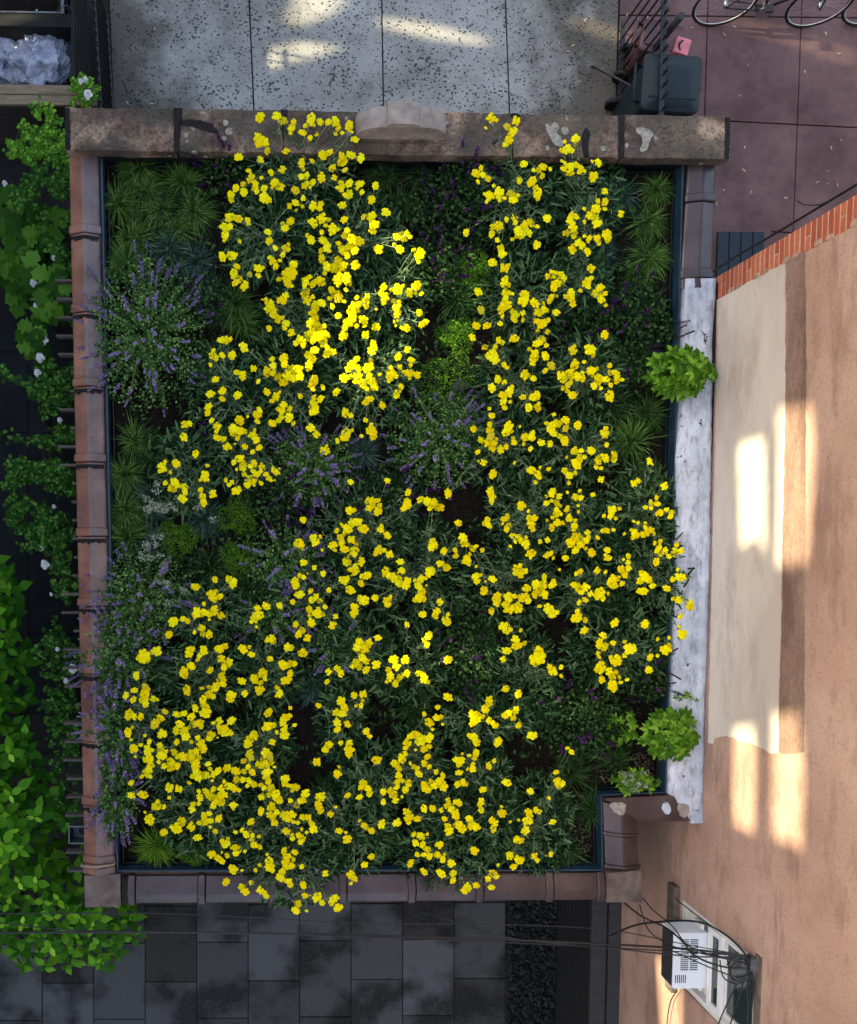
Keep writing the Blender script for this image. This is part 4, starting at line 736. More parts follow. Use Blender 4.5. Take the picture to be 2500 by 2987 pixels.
for i, hs in groups.items():
    if not hs: continue
    mx = sum(h[0] for h in hs)/len(hs); my = sum(h[1] for h in hs)/len(hs)
    cx, cy = lerp(YC[i][0], mx, .5), lerp(YC[i][1], my, .5)
    cx = min(max(cx, 380), 1900); cy = min(max(cy, 520), 2480)
    base = P(cx, cy, ZS+.01)
    pl_ = empty('yarrow_plant', base, YLAB[i], 'yarrow', 'yellow yarrow clumps on the green roof')
    st, lf, sl = MB(), MB(), MB()
    for (x, y, d) in hs:
        z = ZS+.30+yr.uniform(0, .13)
        p = P(x, y, z); sc = d*(CAM_Z-z)/F_PX*1.14
        m = TRS(p, yr.uniform(0, 6.28), (sc, sc*yr.uniform(.88, 1.08), sc*.9), (yr.uniform(-.25, .25), yr.uniform(-.25, .25)))
        obj('flower_head', HM[yr.randrange(10)], pl_, m)
        b0 = base+Vector((yr.gauss(0, .07), yr.gauss(0, .07), 0)); pts = []
        if d > 12 or yr.random() < .5:
            for k in range(6):
                t = k/5; q = b0.lerp(p, t); e = t**1.5
                q = Vector((lerp(b0.x, p.x, e*.55+t*.45), lerp(b0.y, p.y, e*.55+t*.45), lerp(b0.z, p.z, t))); pts.append(q+Vector((yr.gauss(0, .004), yr.gauss(0, .004), 0)))
            st.tube(pts, .0042, 4, False, .003)
            for k in range(16):
                t = yr.uniform(.3, .97); q = pts[0]; f = t*5; a = int(f); q = pts[a].lerp(pts[min(5, a+1)], f-a)
                az = yr.uniform(0, 6.28); L = yr.uniform(.03, .075)*(1.2-.5*t)
                sl.blade(q, (math.cos(az), math.sin(az), yr.uniform(.0, .9)), L, L*.17, yr.uniform(.1, .6), (.5, 1, .8, .6, 0))
    hw = max(.22, min(.5, max(abs(h[0]-cx) for h in hs)*.003)); hh = max(.22, min(.5, max(abs(h[1]-cy) for h in hs)*.003))
    for k in range(int(330+900*hw*hh*2.5)):
        a = yr.uniform(0, 6.28); q = math.sqrt(yr.random()); x = base.x+hw*q*math.cos(a)*.95; y = base.y+hh*q*math.sin(a)*.95
        z = ZS+.04+(1-q*q*.6)*yr.uniform(.02, .24); az = a+yr.gauss(0, .9); L = yr.uniform(.05, .12)
        lf.blade((x, y, z), (math.cos(az), math.sin(az), yr.uniform(.05, 1.0)), L, L*.24, yr.uniform(.2, .7), LP, fold=.1)
    stuff(st.build('stems', M['ystem'], pl_)); stuff(sl.build('stem_leaves', M['ystem'], pl_)); stuff(lf.build('foliage', M['yleaf'], pl_))

# ------------------------------------------------------------------ grass tufts
gr = random.Random(8)
def tuft_mesh(seed, n=480, L=.21, up=.9):
    r = random.Random(seed); b = MB(); la = r.uniform(0, 6.28); lx, ly = .3*math.cos(la), .3*math.sin(la)
    for k in range(n):
        a = r.uniform(0, 6.28); e = abs(r.gauss(0, .5))+.05; l = L*r.uniform(.4, 1.2)
        d = Vector((math.cos(a)*math.sin(e)+lx*r.random(), math.sin(a)*math.sin(e)+ly*r.random(), math.cos(e)*up)); s = .05*r.random()
        b.blade((s*math.cos(a), s*math.sin(a), 0), d, l, .0028, r.uniform(.5, 1.7), (.8, 1, .95, .8, .5, 0), side=Vector((-math.sin(a+r.uniform(-.5, .5)), math.cos(a), 0)))
    return b
GM = {}
for nm, c1, c2 in (('green', (.026, .08, .010), (.13, .25, .05)), ('blue', (.02, .058, .04), (.10, .18, .135)), ('bright', (.07, .19, .01), (.18, .32, .03)), ('dark', (.010, .04, .008), (.066, .14, .035))):
    GM[nm] = leafmat(nm+'_grass', c1, c2)
TM = {nm: [tuft_mesh(31*i+j+7).mesh('grass_blades', GM[nm]) for j in range(4)] for i, nm in enumerate(GM)}
GL = {'green': 'fine green grass tuft in the roof bed soil', 'blue': 'blue grey fescue tuft in the roof bed', 'bright': 'bright yellow green grass tuft by the rear corner of the roof bed', 'dark': 'dark green sedge tuft in the roof bed'}
TUFTS = [t.split() for t in ("285 345 55 green;300 392 48 green;245 420 52 green;375 375 48 green;398 437 50 green;330 430 46 green;275 490 48 green;258 540 52 green;345 512 52 blue;400 540 50 blue;360 470 45 green;395 590 45 blue;"
          "482 625 58 green;500 660 46 green;445 625 46 blue;785 365 42 dark;860 362 38 dark;820 420 40 dark;1268 402 52 blue;1345 388 42 green;1328 455 46 green;1235 520 38 blue;1330 530 54 green;1325 630 50 dark;"
          "935 615 58 dark;1250 830 55 dark;1290 905 62 green;1325 850 50 dark;1320 985 46 green;745 930 46 blue;280 905 46 green;312 930 44 dark;255 975 50 green;258 1045 56 green;262 1100 54 green;285 1160 46 dark;"
          "432 1168 64 dark;418 1063 52 blue;310 1030 48 blue;322 1118 44 blue;508 1212 52 dark;985 1420 58 dark;640 1405 46 blue;850 1450 52 dark;1172 1582 52 dark;1212 1662 54 dark;1160 1742 50 dark;1082 1745 46 green;"
          "322 1732 54 bright;422 1715 52 dark;782 1722 46 green;742 1612 46 blue;700 1652 44 dark;1262 1560 48 dark;660 1625 40 dark;1140 1660 44 blue;380 1010 46 green;1350 760 40 dark;720 1260 40 dark;"
          "1050 300 0 dark;560 1260 42 dark;520 990 0 dark;1090 1460 44 dark;1000 1300 44 dark;1200 560 44 dark;1310 560 42 green;1300 730 46 dark;1240 1500 40 dark;880 1700 40 dark;640 1700 40 dark").split(';')]
TUFTS = [(float(x)*K, float(y)*K, float(r_)*K, k_) for x, y, r_, k_ in TUFTS if float(r_) > 3]
GN = {'green': 'fine green grass tuft', 'blue': 'blue grey fescue tuft', 'bright': 'bright yellow green grass tuft', 'dark': 'dark green sedge tuft'}
for kind in GN:
    sel = [t for t in TUFTS if t[3] == kind]; labs = rank_labels(GN[kind], sel)
    for (x, y, r_, _), lab in zip(sel, labs):
        p = P(x, y, ZS+.01); s = r_*.0031/.135
        o = obj('grass_tuft', TM[kind][gr.randrange(4)], None, TRS(p, gr.uniform(0, 6.28), (s, s, s*gr.uniform(.65, .85))))
        tag(o, lab, 'grass', None if kind == 'bright' else kind+' grass tufts on the roof')

# ------------------------------------------------------------------ catmint, salvia, mounds
M['catleaf'] = leafmat('catmint_leaf', (.028, .085, .016), (.13, .25, .065)); M['catflower'] = leafmat('lavender_blue_petals', (.15, .10, .27), (.45, .37, .56), trans=.3)
M['salleaf'] = leafmat('salvia_leaf', (.006, .024, .006), (.040, .092, .022)); M['salflower'] = leafmat('dark_purple_petals', (.022, .006, .038), (.10, .028, .12), trans=.2)
M['moss'] = leafmat('thread_leaf', (.03, .11, .005), (.11, .24, .015)); M['silver'] = leafmat('silver_flower', (.16, .20, .13), (.34, .38, .27))
def spike_mesh(seed, L, r0, n, mat, petal):
    r = random.Random(seed); b = MB(); b.tube([(0, 0, 0), (0, 0, L)], .0022, 3, False)
    for k in range(n):
        t = r.random()**.8; z = L*(.15+.85*t); a = r.uniform(0, 6.28); rr = r0*(1-.6*t)*r.uniform(.6, 1.1)
        c = Vector((math.cos(a)*rr, math.sin(a)*rr, z)); d = Vector((math.cos(a), math.sin(a), .4))
        b.blade(c*Vector((.4, .4, 1)) if False else Vector((c.x*.35, c.y*.35, z)), d, petal*r.uniform(.7, 1.2), petal*.8, .2, (.5, 1, 0))
    return b.mesh('flower_spike', mat)
CS = [spike_mesh(s, .12, .02, 85, M['catflower'], .011) for s in range(5)]; SS = [spike_mesh(s+9, .12, .012, 50, M['salflower'], .014) for s in range(5)]
pr_ = random.Random(21)
def dome_plant(name, label, cat, group, x, y, rx, ry, h, nleaf, leafL, leafmatl, spikes, ns, lean, stems=True):
    base = P(x*K, y*K, ZS+.01); rx *= K*.00312; ry *= K*.00312
    e = empty(name, base, label, cat, group); lf = MB(); st = MB()
    for k in range(nleaf):
        a = pr_.uniform(0, 6.28); q = math.sqrt(pr_.random()); hh = h*(1-q*q*.75)*pr_.uniform(.35, 1)
        pt = base+Vector((rx*q*math.cos(a), ry*q*math.sin(a), hh+.02)); az = pr_.uniform(0, 6.28); L = leafL*pr_.uniform(.6, 1.25)
        lf.blade(pt, (math.cos(az), math.sin(az), pr_.uniform(-.1, .8)), L, L*.62, pr_.uniform(.1, .6), (.4, .95, 1, .65, 0), fold=.12)
    for k in range(ns):
        a = pr_.uniform(0, 6.28); q = math.sqrt(pr_.random())*1.05
        tip = base+Vector((rx*q*math.cos(a), ry*q*math.sin(a), h*(1.05-q*q*.55)+pr_.uniform(-.03, .05)))
        dr = Vector((math.cos(a)*q*lean*rx/max(rx, ry), math.sin(a)*q*lean*ry/max(rx, ry), 1)).normalized()
        m = Matrix.Translation(tip) @ Vector((0, 0, 1)).rotation_difference(dr).to_matrix().to_4x4() @ Matrix.Scale(pr_.uniform(.75, 1.2), 4)
        obj('flower_spike', spikes[pr_.randrange(len(spikes))], e, m) if (cat != 'catmint' or k % 5 < 3) else None
        sp_ = [base.lerp(tip, .15)+Vector((0, 0, .03)), base.lerp(tip, .55)+Vector((0, 0, .06)), tip+dr*.02]
        if stems: st.tube(sp_, .0025, 3, False)
        if cat == 'catmint':
            for j in range(16):
                u = .25+.75*j/16; c_ = sp_[0].lerp(sp_[1], u*2) if u < .5 else sp_[1].lerp(sp_[2], u*2-1); az = a+(1.4 if j % 2 else -1.4)+pr_.gauss(0, .4); L = leafL*pr_.uniform(.7, 1.3)
                lf.blade(c_, (math.cos(az), math.sin(az), pr_.uniform(0, .6)), L, L*.55, .3, (.4, .95, 1, .65, 0), fold=.12)
    if ns: stuff(st.build('stems', leafmatl, e))
    stuff(lf.build('foliage', leafmatl, e)); return e
CATL = 'lavender flowered catmint mound'
for (x, y, rx, ry, n, ns, lab) in ((300, 690, 118, 150, 2300, 75, CATL+' spilling over terracotta coping near the hydrangea'), (300, 1225, 100, 95, 1500, 40, CATL+' beside pale silver flowers'),
     (250, 1340, 85, 105, 1400, 48, CATL+' draped over terracotta coping beside the densest yarrow'), (243, 1490, 62, 105, 1000, 40, CATL+', narrow, trailing on the coping'),
     (240, 1630, 50, 90, 800, 30, CATL+' ending near the bare gravel corner'), (640, 960, 85, 75, 1000, 42, CATL+' half hidden among yarrow, dark leaved'),
     (900, 905, 105, 95, 1500, 44, CATL+' in the middle of the bed between two yarrow drifts'), (585, 1150, 80, 70, 800, 34, CATL+' open and sparse beside the thread leaved mounds'),
     (560, 1260, 70, 60, 600, 18, CATL+' low between two sedge tufts'), (690, 1330, 70, 60, 500, 12, CATL+' behind pale seed heads')):
    dome_plant('catmint_plant', lab, 'catmint', 'catmint mounds on the roof', x, y, rx, ry, .22, int(n*.8), .026, M['catleaf'], CS, int(ns*2.2), 1.5)
SALL = 'dark leaved salvia with thin deep purple flower spikes'
for (x, y, rx, ry, n, ns, lab) in ((470, 350, 55, 55, 500, 12, ' under the front coping beside yarrow'), (930, 440, 85, 85, 1000, 26, ' between the two yarrow drifts'), (960, 345, 60, 45, 500, 14, ' against the front coping stone'),
     (880, 560, 70, 65, 600, 14, ' edging the sunlit yarrow'), (1285, 680, 95, 95, 1100, 18, ' beside the blue membrane and creeper'), (1190, 660, 60, 70, 600, 10, ' behind yarrow stems'), (950, 1290, 70, 80, 800, 14, ' in a dark hollow between yarrow'),
     (965, 1380, 60, 60, 600, 10, ' near the dark sedge'), (1190, 1475, 100, 75, 1300, 16, ' with lighter green leaves by the creeper'), (800, 1010, 70, 60, 500, 14, ' around a lone yellow head'), (500, 870, 70, 60, 500, 12, ' at the edge of the catmint'),
     (570, 1020, 60, 55, 500, 14, ' below the yarrow buds'), (1320, 1400, 50, 40, 300, 5, ' in bare soil by the white coping'), (420, 620, 60, 50, 400, 6, ' behind the blue fescue')):
    dome_plant('salvia_plant', SALL+lab, 'salvia', 'purple salvias on the roof', x, y, rx, ry, .2, n, .036, M['salleaf'], SS, ns, .9)
for (x, y, r_, lab) in ((365, 1108, 40, 'beside the blue fescue'), (490, 1145, 36, 'on dark bare soil'), (488, 1058, 40, 'under salvia'), (935, 690, 36, 'below the dark sedge'), (910, 790, 62, 'wide and low, above the central catmint'), (965, 560, 44, 'in the shade of salvia'), (400, 1745, 30, 'by the rear gravel strip')):
    base = P(x*K, y*K, ZS+.01); rr = r_*K*.00312; lf = MB()
    for k in range(1500):
        a = pr_.uniform(0, 6.28); q = math.sqrt(pr_.random())*(1+.22*math.sin(3*a+x)+.12*math.sin(7*a)); z = .13*max(0, 1-q*q*.7)*pr_.uniform(.4, 1); az = pr_.uniform(0, 6.28)
        lf.blade(base+Vector((rr*q*math.cos(a), rr*q*math.sin(a), z)), (math.cos(az), math.sin(az), pr_.uniform(0, 1.4)), pr_.uniform(.016, .034), .0055, .3, (.7, 1, 0))
    e = empty('green_mound', base, 'thread leaved bright green mound '+lab, 'plant', 'thread leaved mounds'); stuff(lf.build('foliage', M['moss'], e))
for (x, y, n, lab) in ((330, 1035, 16, 'above two thread leaved mounds'), (322, 1125, 9, 'next to catmint tips'), (370, 1205, 9, 'at the edge of catmint and sedge'), (1275, 1588, 9, 'beside low creeper leaves'), (425, 1035, 4, 'on the dark blue fescue')):
    base = P(x*K, y*K, ZS); e = empty('silver_flower_plant', base, 'pale silvery seed heads on thin stalks '+lab, 'flower', 'pale seed heads'); st = MB()
    for k in range(n):
        tip = base+Vector((pr_.gauss(0, .09), pr_.gauss(0, .09), pr_.uniform(.22, .3))); st.tube([base, base.lerp(tip, .5)+Vector((0, 0, .03)), tip], .002, 3, False)
        h = MB()
        for j in range(26):
            a = pr_.uniform(0, 6.28); q = pr_.random()*.025; h.blade(tip+Vector((q*math.cos(a)*1.4, q*math.sin(a), pr_.uniform(-.02, .02))), (math.cos(a), math.sin(a), .5), .015, .011, .2, (.6, 1, 0))
        stuff(h.build('seed_head', M['silver'], e))
    stuff(st.build('stems', M['silver'], e))
# low ground cover that fills the bed between the clumps
def inside(x, y, poly):
    c = False; n = len(poly); j = n-1
    for i in range(n):
        a, b_ = poly[i], poly[j]
        if (a.y > y) != (b_.y > y) and x < (b_.x-a.x)*(y-a.y)/(b_.y-a.y)+a.x: c = not c
        j = i
    return c
gc = MB(); sx = [p.x for p in inner]; sy = [p.y for p in inner]; cnt = 0
core = shrink(inner, .28)
while cnt < 9000:
    x, y = pr_.uniform(min(sx), max(sx)), pr_.uniform(min(sy), max(sy))
    if not inside(x, y, core) or noise.noise(Vector((x*1.7, y*1.7, 3))) < -.12: continue
    az = pr_.uniform(0, 6.28); L = pr_.uniform(.03, .07); cnt += 1
    gc.blade((x, y, ZS+pr_.uniform(0, .12)), (math.cos(az), math.sin(az), pr_.uniform(0, .8)), L, L*pr_.uniform(.2, .55), .3, (.5, 1, .8, 0))
tag(stuff(gc.build('ground_cover', M['salleaf'])), 'low dark green ground cover between the roof plants', 'ground cover')
# pale gravel chips scattered on the bare strip of soil
gv = MB()
for k in range(2600):
    e = pr_.randrange(6); a, c = inner[e], inner[(e+1) % 6]; t = pr_.random(); p = a.lerp(c, t); d = (c-a).normalized(); nr = Vector((-d.y, d.x, 0)); p = p+nr*pr_.uniform(.09, .34)
    if not inside(p.x, p.y, inner): continue
    s = pr_.uniform(.003, .009); q = [(p.x+s*math.cos(u+k)*pr_.uniform(.7, 1.3), p.y+s*math.sin(u+k), ZS+.012) for u in (0, 1.6, 3.1, 4.7)]; z = ZS+.014+s
    gv.poly([(x, y, z) for x, y, _ in q]); 
    for i in range(4): gv.poly([q[i], q[(i+1) % 4], (q[(i+1) % 4][0], q[(i+1) % 4][1], z), (q[i][0], q[i][1], z)])
t = NT('gravel_chips'); g = t.n('ShaderNodeNewGeometry'); M['chips'] = t.fin(t.ramp(g.outputs['Random Per Island'], [(0, (.015, .012, .01)), (.7, (.05, .04, .028)), (1, (.20, .165, .12))]), .9, .2)
tag(stuff(gv.build('gravel', M['chips'])), 'tan gravel chips on the bare soil edge', 'gravel')

# ------------------------------------------------------------------ Virginia creeper
M['creeper'] = leafmat('creeper_leaf', (.05, .15, .008), (.14, .29, .02), .4, .3)
def creeper_leaf(seed):
    r = random.Random(seed); b = MB()
    for k in range(5):
        a = (k-2)*1.05+r.uniform(-.1, .1); L = (1, .92, .68)[abs(k-2)]*r.uniform(.9, 1.1)
        d = Vector((math.cos(a), math.sin(a), .12)); b.blade(d*.06, d, L, L*.46, .3, (.25, .6, .95, 1, .8, .45, 0), fold=.16)
    return b.mesh('leaf', M['creeper'])
CL = [creeper_leaf(s) for s in range(5)]
def creeper(x, y, rx, ry, n, h, lab, sc=.085):
    base = P(x*K, y*K, ZC); e = empty('creeper_plant', P(x*K, y*K, ZS), lab, 'creeper', 'creeper clumps at the right parapet'); st = MB()
    for k in range(n):
        a = pr_.uniform(0, 6.28); q = math.sqrt(pr_.random()); p = base+Vector((rx*q*math.cos(a), ry*q*math.sin(a), .03+h*(1-q*q*.8)*pr_.uniform(.6, 1)))
        s = sc*pr_.uniform(.65, 1.15); obj('leaf', CL[pr_.randrange(5)], e, TRS(p, pr_.uniform(0, 6.28), s, (pr_.uniform(-.35, .35), pr_.uniform(-.1, .45))))
        if k % 4 == 0: st.tube([P(x*K-30, y*K, ZS), base+Vector((0, 0, -.02)), p], .003, 4, False)
    st.build('stems', M['creeper'], e)
creeper(1384, 770, .255, .20, 115, .26, 'pointed leafy creeper clump standing over the white coping beside salvia')
creeper(1362, 1502, .235, .205, 90, .22, 'rounded glossy bright creeper clump over the lower white coping')
creeper(1437, 774, .10, .05, 14, .16, 'pale tapering creeper tip leaning to the cream wall', .06)
creeper(1300, 1600, .22, .10, 30, .02, 'small loose creeper sprigs in the bed near the tarred jog', .07)
creeper(1275, 1490, .13, .18, 18, .04, 'scattered creeper sprigs beside the rounded bright clump', .06)
creeper(1400, 1430, .12, .05, 9, .05, 'tiny creeper shoot reaching over the white coating', .04)
# ------------------------------------------------------------------ iron fences
def spike_head():
    b = MB(); b.loft([[(r_*math.cos(a), r_*math.sin(a), z) for a in (0, 1.57, 3.14, 4.71)] for r_, z in ((.008, 0), (.014, .02), (.011, .04), (.001, .10))], True, True)
    for s in (-1, 1):
        b.tube([(0, 0, .015), (s*.03, 0, .03), (s*.045, 0, .065)], .006, 4, True, .001); b.tube([(0, 0, .015), (0, s*.03, .03), (0, s*.045, .065)], .006, 4, True, .001)
    return b.mesh('spike', M['iron'])
SPK = spike_head()
def fence(label, a, c, h, n, rails, name='iron_fence'):
    e = empty(name, (a+c)/2, label, 'fence'); d = (c-a)
    for k in range(n):
        p = a.lerp(c, (k+.5)/n); b = MB(); b.box((p.x-.008, p.y-.008, .03), (p.x+.008, p.y+.008, h)); pk = b.build('picket', M['iron'], e)
        obj('spike', SPK, pk, TRS((p.x, p.y, h)))
    for z in rails:
        b = MB(); w = .02; b.box((min(a.x, c.x)-w, min(a.y, c.y), z), (max(a.x, c.x)+w, max(a.y, c.y), z+.02)) if abs(d.x) < .02 else b.tube([a+Vector((0, 0, z)), c+Vector((0, 0, z))], .016, 6)
        b.build('rail', M['iron'], e, bevel=.002)
    return e
pa, pb2 = P(1934, 336, 1.12), P(1943, -120, 1.12); pa.z = pb2.z = 0
fr_ = fence('black spiked iron fence with diagonal brace between pale sidewalk and maroon forecourt', pa, pb2, 1.13, 13, (.10, 1.08))
b = MB(); q0 = P(1725, 194, .03); q1 = P(1890, 277, .6); b.tube([q0, q0.lerp(q1, .08)+Vector((0, 0, .02)), q1], .016, 6); b.build('brace', M['iron'], fr_)
b = MB(); q = P(1988, 45, 1.2); b.tube([(q.x, q.y, 0), (q.x, q.y, 1.2)], .038, 10); pst = b.build('post', M['iron'], fr_)
pa, pb2 = P(292, 312, 1.0), P(266, -120, 1.0); pa.z = pb2.z = 0
fence('black spiked iron fence along the pale sidewalk beside the bag enclosure', pa, pb2, .99, 15, (.12, .95))
# ------------------------------------------------------------------ bag enclosure
ZE = .95
ex = lambda x, y: P(x, y, ZE)
enc = empty('bin_enclosure', P(100, 200, 0), 'open topped dark bin enclosure with wooden planks along its edge', 'enclosure')
A0, A1 = ex(-260, 246), ex(214, 246); B0 = ex(-260, -140); B1 = ex(200, -140)
b = MB(); b.box((A0.x, A0.y, 0), (A1.x+.02, A0.y+.03, ZE-.05)); b.build('back_panel', M['darkwood'], enc)
b = MB(); b.box((A1.x-.02, A0.y+.03, 0), (A1.x+.02, B1.y, ZE)); b.build('side_panel', M['blackwood'], enc, bevel=.004)
b = MB(); b.box((A0.x, A0.y+.03, 0), (A1.x-.02, B1.y, .03)); b.build('floor', M['blackwood'], enc)
dv0, dv1 = ex(0, 74), ex(0, 36)
b = MB(); b.box((A0.x, dv0.y, 0), (A1.x-.022, dv1.y, ZE-.01)); b.build('divider', M['blackwood'], enc, bevel=.004)
b = MB(); q = ex(178, 30); b.box((q.x, dv1.y, ZE-.04), (q.x+.03, B1.y, ZE)); b.build('tray_rim', M['lead'], enc)
b = MB(); b.box((A0.x, dv1.y+.02, .03), (q.x, B1.y-.02, ZE-.18)); b.build('soil_tray', M['soil'], enc)
b = MB(); b.box((A0.x, dv1.y+.005, ZE-.03), (q.x, dv1.y+.02, ZE-.005)); b.build('tray_rim', M['lead'], enc)
y = A0.y
for (u0, u1, mt) in ((273, 248, 'plank'), (300, 275, 'plank')):
    p0, p1 = ex(-260, u0), ex(282 if u0 > 280 else 276, u1); b = MB(); b.box((p0.x, p0.y, ZE-.045), (p1.x, p1.y-.004, ZE-.002)); b.build('plank', M[mt], enc, bevel=.004)
p0 = ex(-260, 300); p1 = ex(190, 300)
for k in range(6):
    z0 = .02+k*.148; b = MB(); b.box((p0.x, p0.y+.03, z0), (p1.x, p0.y+.055, z0+.14)); b.build('cladding_board', M['darkwood'], enc, bevel=.003)
# bags
def bag(label, px, py, z, r, seed, sq=.8):
    bm = bmesh.new(); bmesh.ops.create_icosphere(bm, subdivisions=5, radius=1); off = Vector((seed*7.3, seed*3.1, seed))
    for v in bm.verts:
        d = v.co.normalized(); n = 0; amp = .22
        for o_ in range(6):
            w_ = d*(1.3*1.85**o_)+off; w_ = w_+.35*noise.noise_vector(w_*.7); n += amp*(1-2.6*abs(noise.noise(w_))); amp *= .62
        th = math.atan2(d.y, d.x); g_ = 0; am = .16
        for o_ in range(4):
            fr_2 = 2.2*1.8**o_; g_ += am*(1-2.4*abs(noise.noise(Vector((math.cos(th)*fr_2+off.x+d.z*1.2, math.sin(th)*fr_2+d.z*.8, d.z*fr_2*.35+off.z))))); am *= .6
        v1 = noise.voronoi(d*1.7+off)[0]; v2 = noise.voronoi(d*3.6+off)[0]; v3 = noise.voronoi(d*7.5+off)[0]
        f = 1.12-.42*(v1[1]-v1[0])-.22*(v2[1]-v2[0])-.10*(v3[1]-v3[0])+g_*.55; v.co = Vector((d.x*f, d.y*f*.9, d.z*f*sq))
        k = max(0, d.z-.75); v.co.z += k*k*2.2; v.co.x *= 1-k*1.2; v.co.y *= 1-k*1.2
    me = bpy.data.meshes.new('garbage_bag'); bm.to_mesh(me); bm.free(); me.materials.append(M['bag'])
    me.polygons.foreach_set('use_smooth', [True]*len(me.polygons))
    p = P(px, py, z); return tag(obj('garbage_bag', me, None, TRS(p, seed, r)), label, 'bag')
bag('full pale blue clear plastic bag by the plank edge of the enclosure', 122, 186, .55, .33, 1)
bag('crumpled lilac plastic bag lying against the enclosure divider', 118, 108, .5, .31, 2)
bag('whitish plastic bag sagging beside the full blue bag', 8, 178, .5, .3, 3)
bag('small lilac plastic bag behind the whitish bag', 0, 100, .42, .27, 4)
# dark coiled vine between enclosure and fence
b = MB(); r = random.Random(3)
for k in range(26):
    p = P(r.uniform(216, 262), r.uniform(10, 240), 0); pts = []
    a = r.uniform(0, 6); z0 = r.uniform(.1, .8)
    for j in range(14): pts.append((p.x+.07*math.cos(a+j*.55), p.y+.12*math.sin(a+j*.55)+.01*j, z0+.02*j))
    b.tube(pts, .006, 4, False)
tag(b.build('coiled_vine', M['iron']), 'tangle of dark coiled vine stems behind the iron fence', 'vine')
# ------------------------------------------------------------------ bins
def wheelie(name, label, c, w, d, h, rz, mt, lidm, dome=.05):
    e = empty(name, (c.x, c.y, 0), label, 'bin'); m = TRS((c.x, c.y, 0), rz)
    def rr(w_, d_, z, rad=.06, n=4):
        out = []
        for sx_, sy_, a0 in ((1, 1, 0), (-1, 1, 90), (-1, -1, 180), (1, -1, 270)):
            for k in range(n+1): a = R(a0+90*k/n); out.append((sx_*(w_/2-rad)+rad*math.cos(a), sy_*(d_/2-rad)+rad*math.sin(a), z))
        return out
    b = MB(); b.loft([rr(w*.74, d*.74, .04), rr(w*.80, d*.8, .3), rr(w*.9, d*.9, h-.08), rr(w*.97, d*.97, h-.07), rr(w*.97, d*.97, h-.02)], True, True, False); b.build('body', M[mt], e, m)
    b = MB(); b.loft([rr(w, d, h-.018), rr(w*1.01, d*1.01, h+.01), rr(w*.97, d*.97, h+.028), rr(w*.84, d*.86, h+.03), rr(w*.8, d*.82, h+dome), rr(w*.45, d*.45, h+dome+.015), rr(w*.05, d*.05, h+dome+.018, .001)], True, True, True); lid = b.build('lid', M[lidm], e, m)
    b = MB(); b.box((-w*.4, -d*.30, h+dome*.9), (w*.4, -d*.27, h+dome*1.05+.012)); b.build('rib', M[lidm], lid, m, bevel=.003)
    b = MB(); b.tube([(-w*.5-.0, -d*.32, h-.05), (-w*.5-.075, -d*.32, h), (-w*.5-.075, d*.32, h), (-w*.5, d*.32, h-.05)], .014, 8); b.build('handle', M[mt], e, m)
    b = MB(); b.box((w*.5-.005, -.03, h-.06), (w*.5+.03, .03, h-.02)); b.build('latch', M['iron'], e, m, bevel=.003)
    for s in (-1, 1):
        b = MB(); b.loft([[(-w*.38+.1*math.cos(2*math.pi*k/16), s*(d*.42)+o_, .1+.1*math.sin(2*math.pi*k/16)) for k in range(16)] for o_ in (-.025, .025)], True, True, True); b.build('wheel', M['rubber'], e, m)
    return e, lid, m
c = P(1958, 244, 1.0); wheelie('wheeled_bin', 'dark teal lidded wheeled bin beside the iron fence and front coping', c, .62, .58, .99, R(-3), 'binteal', 'binteal')
c = P(1938, 112, .66); e2, lid2, m2 = wheelie('maroon_cart', 'maroon lidded cart with pink sticker behind the dark teal bin', c, .5, .36, .64, R(-14), 'binmaroon', 'binmaroon', .02)
b = MB(); q = P(1988, 138, .68); rz = R(-16); m3 = TRS((q.x, q.y, .67), rz)
b.box((-.08, -.085, -.02), (.08, .085, .04)); stk = b.build('sticker', M['pink'], lid2, m3, bevel=.01)
b = MB(); b.loft([[(-.045+.03*t_*t_*4-.012, -.055+.11*(t_+.5), z_), (-.045+.03*t_*t_*4+.014, -.055+.11*(t_+.5), z_)] for t_, z_ in ((-.5, .0412), (-.25, .0412), (0, .0412), (.25, .0412), (.5, .0412))], False, False); b.build('ink_mark', M['ink'], lid2, m3)
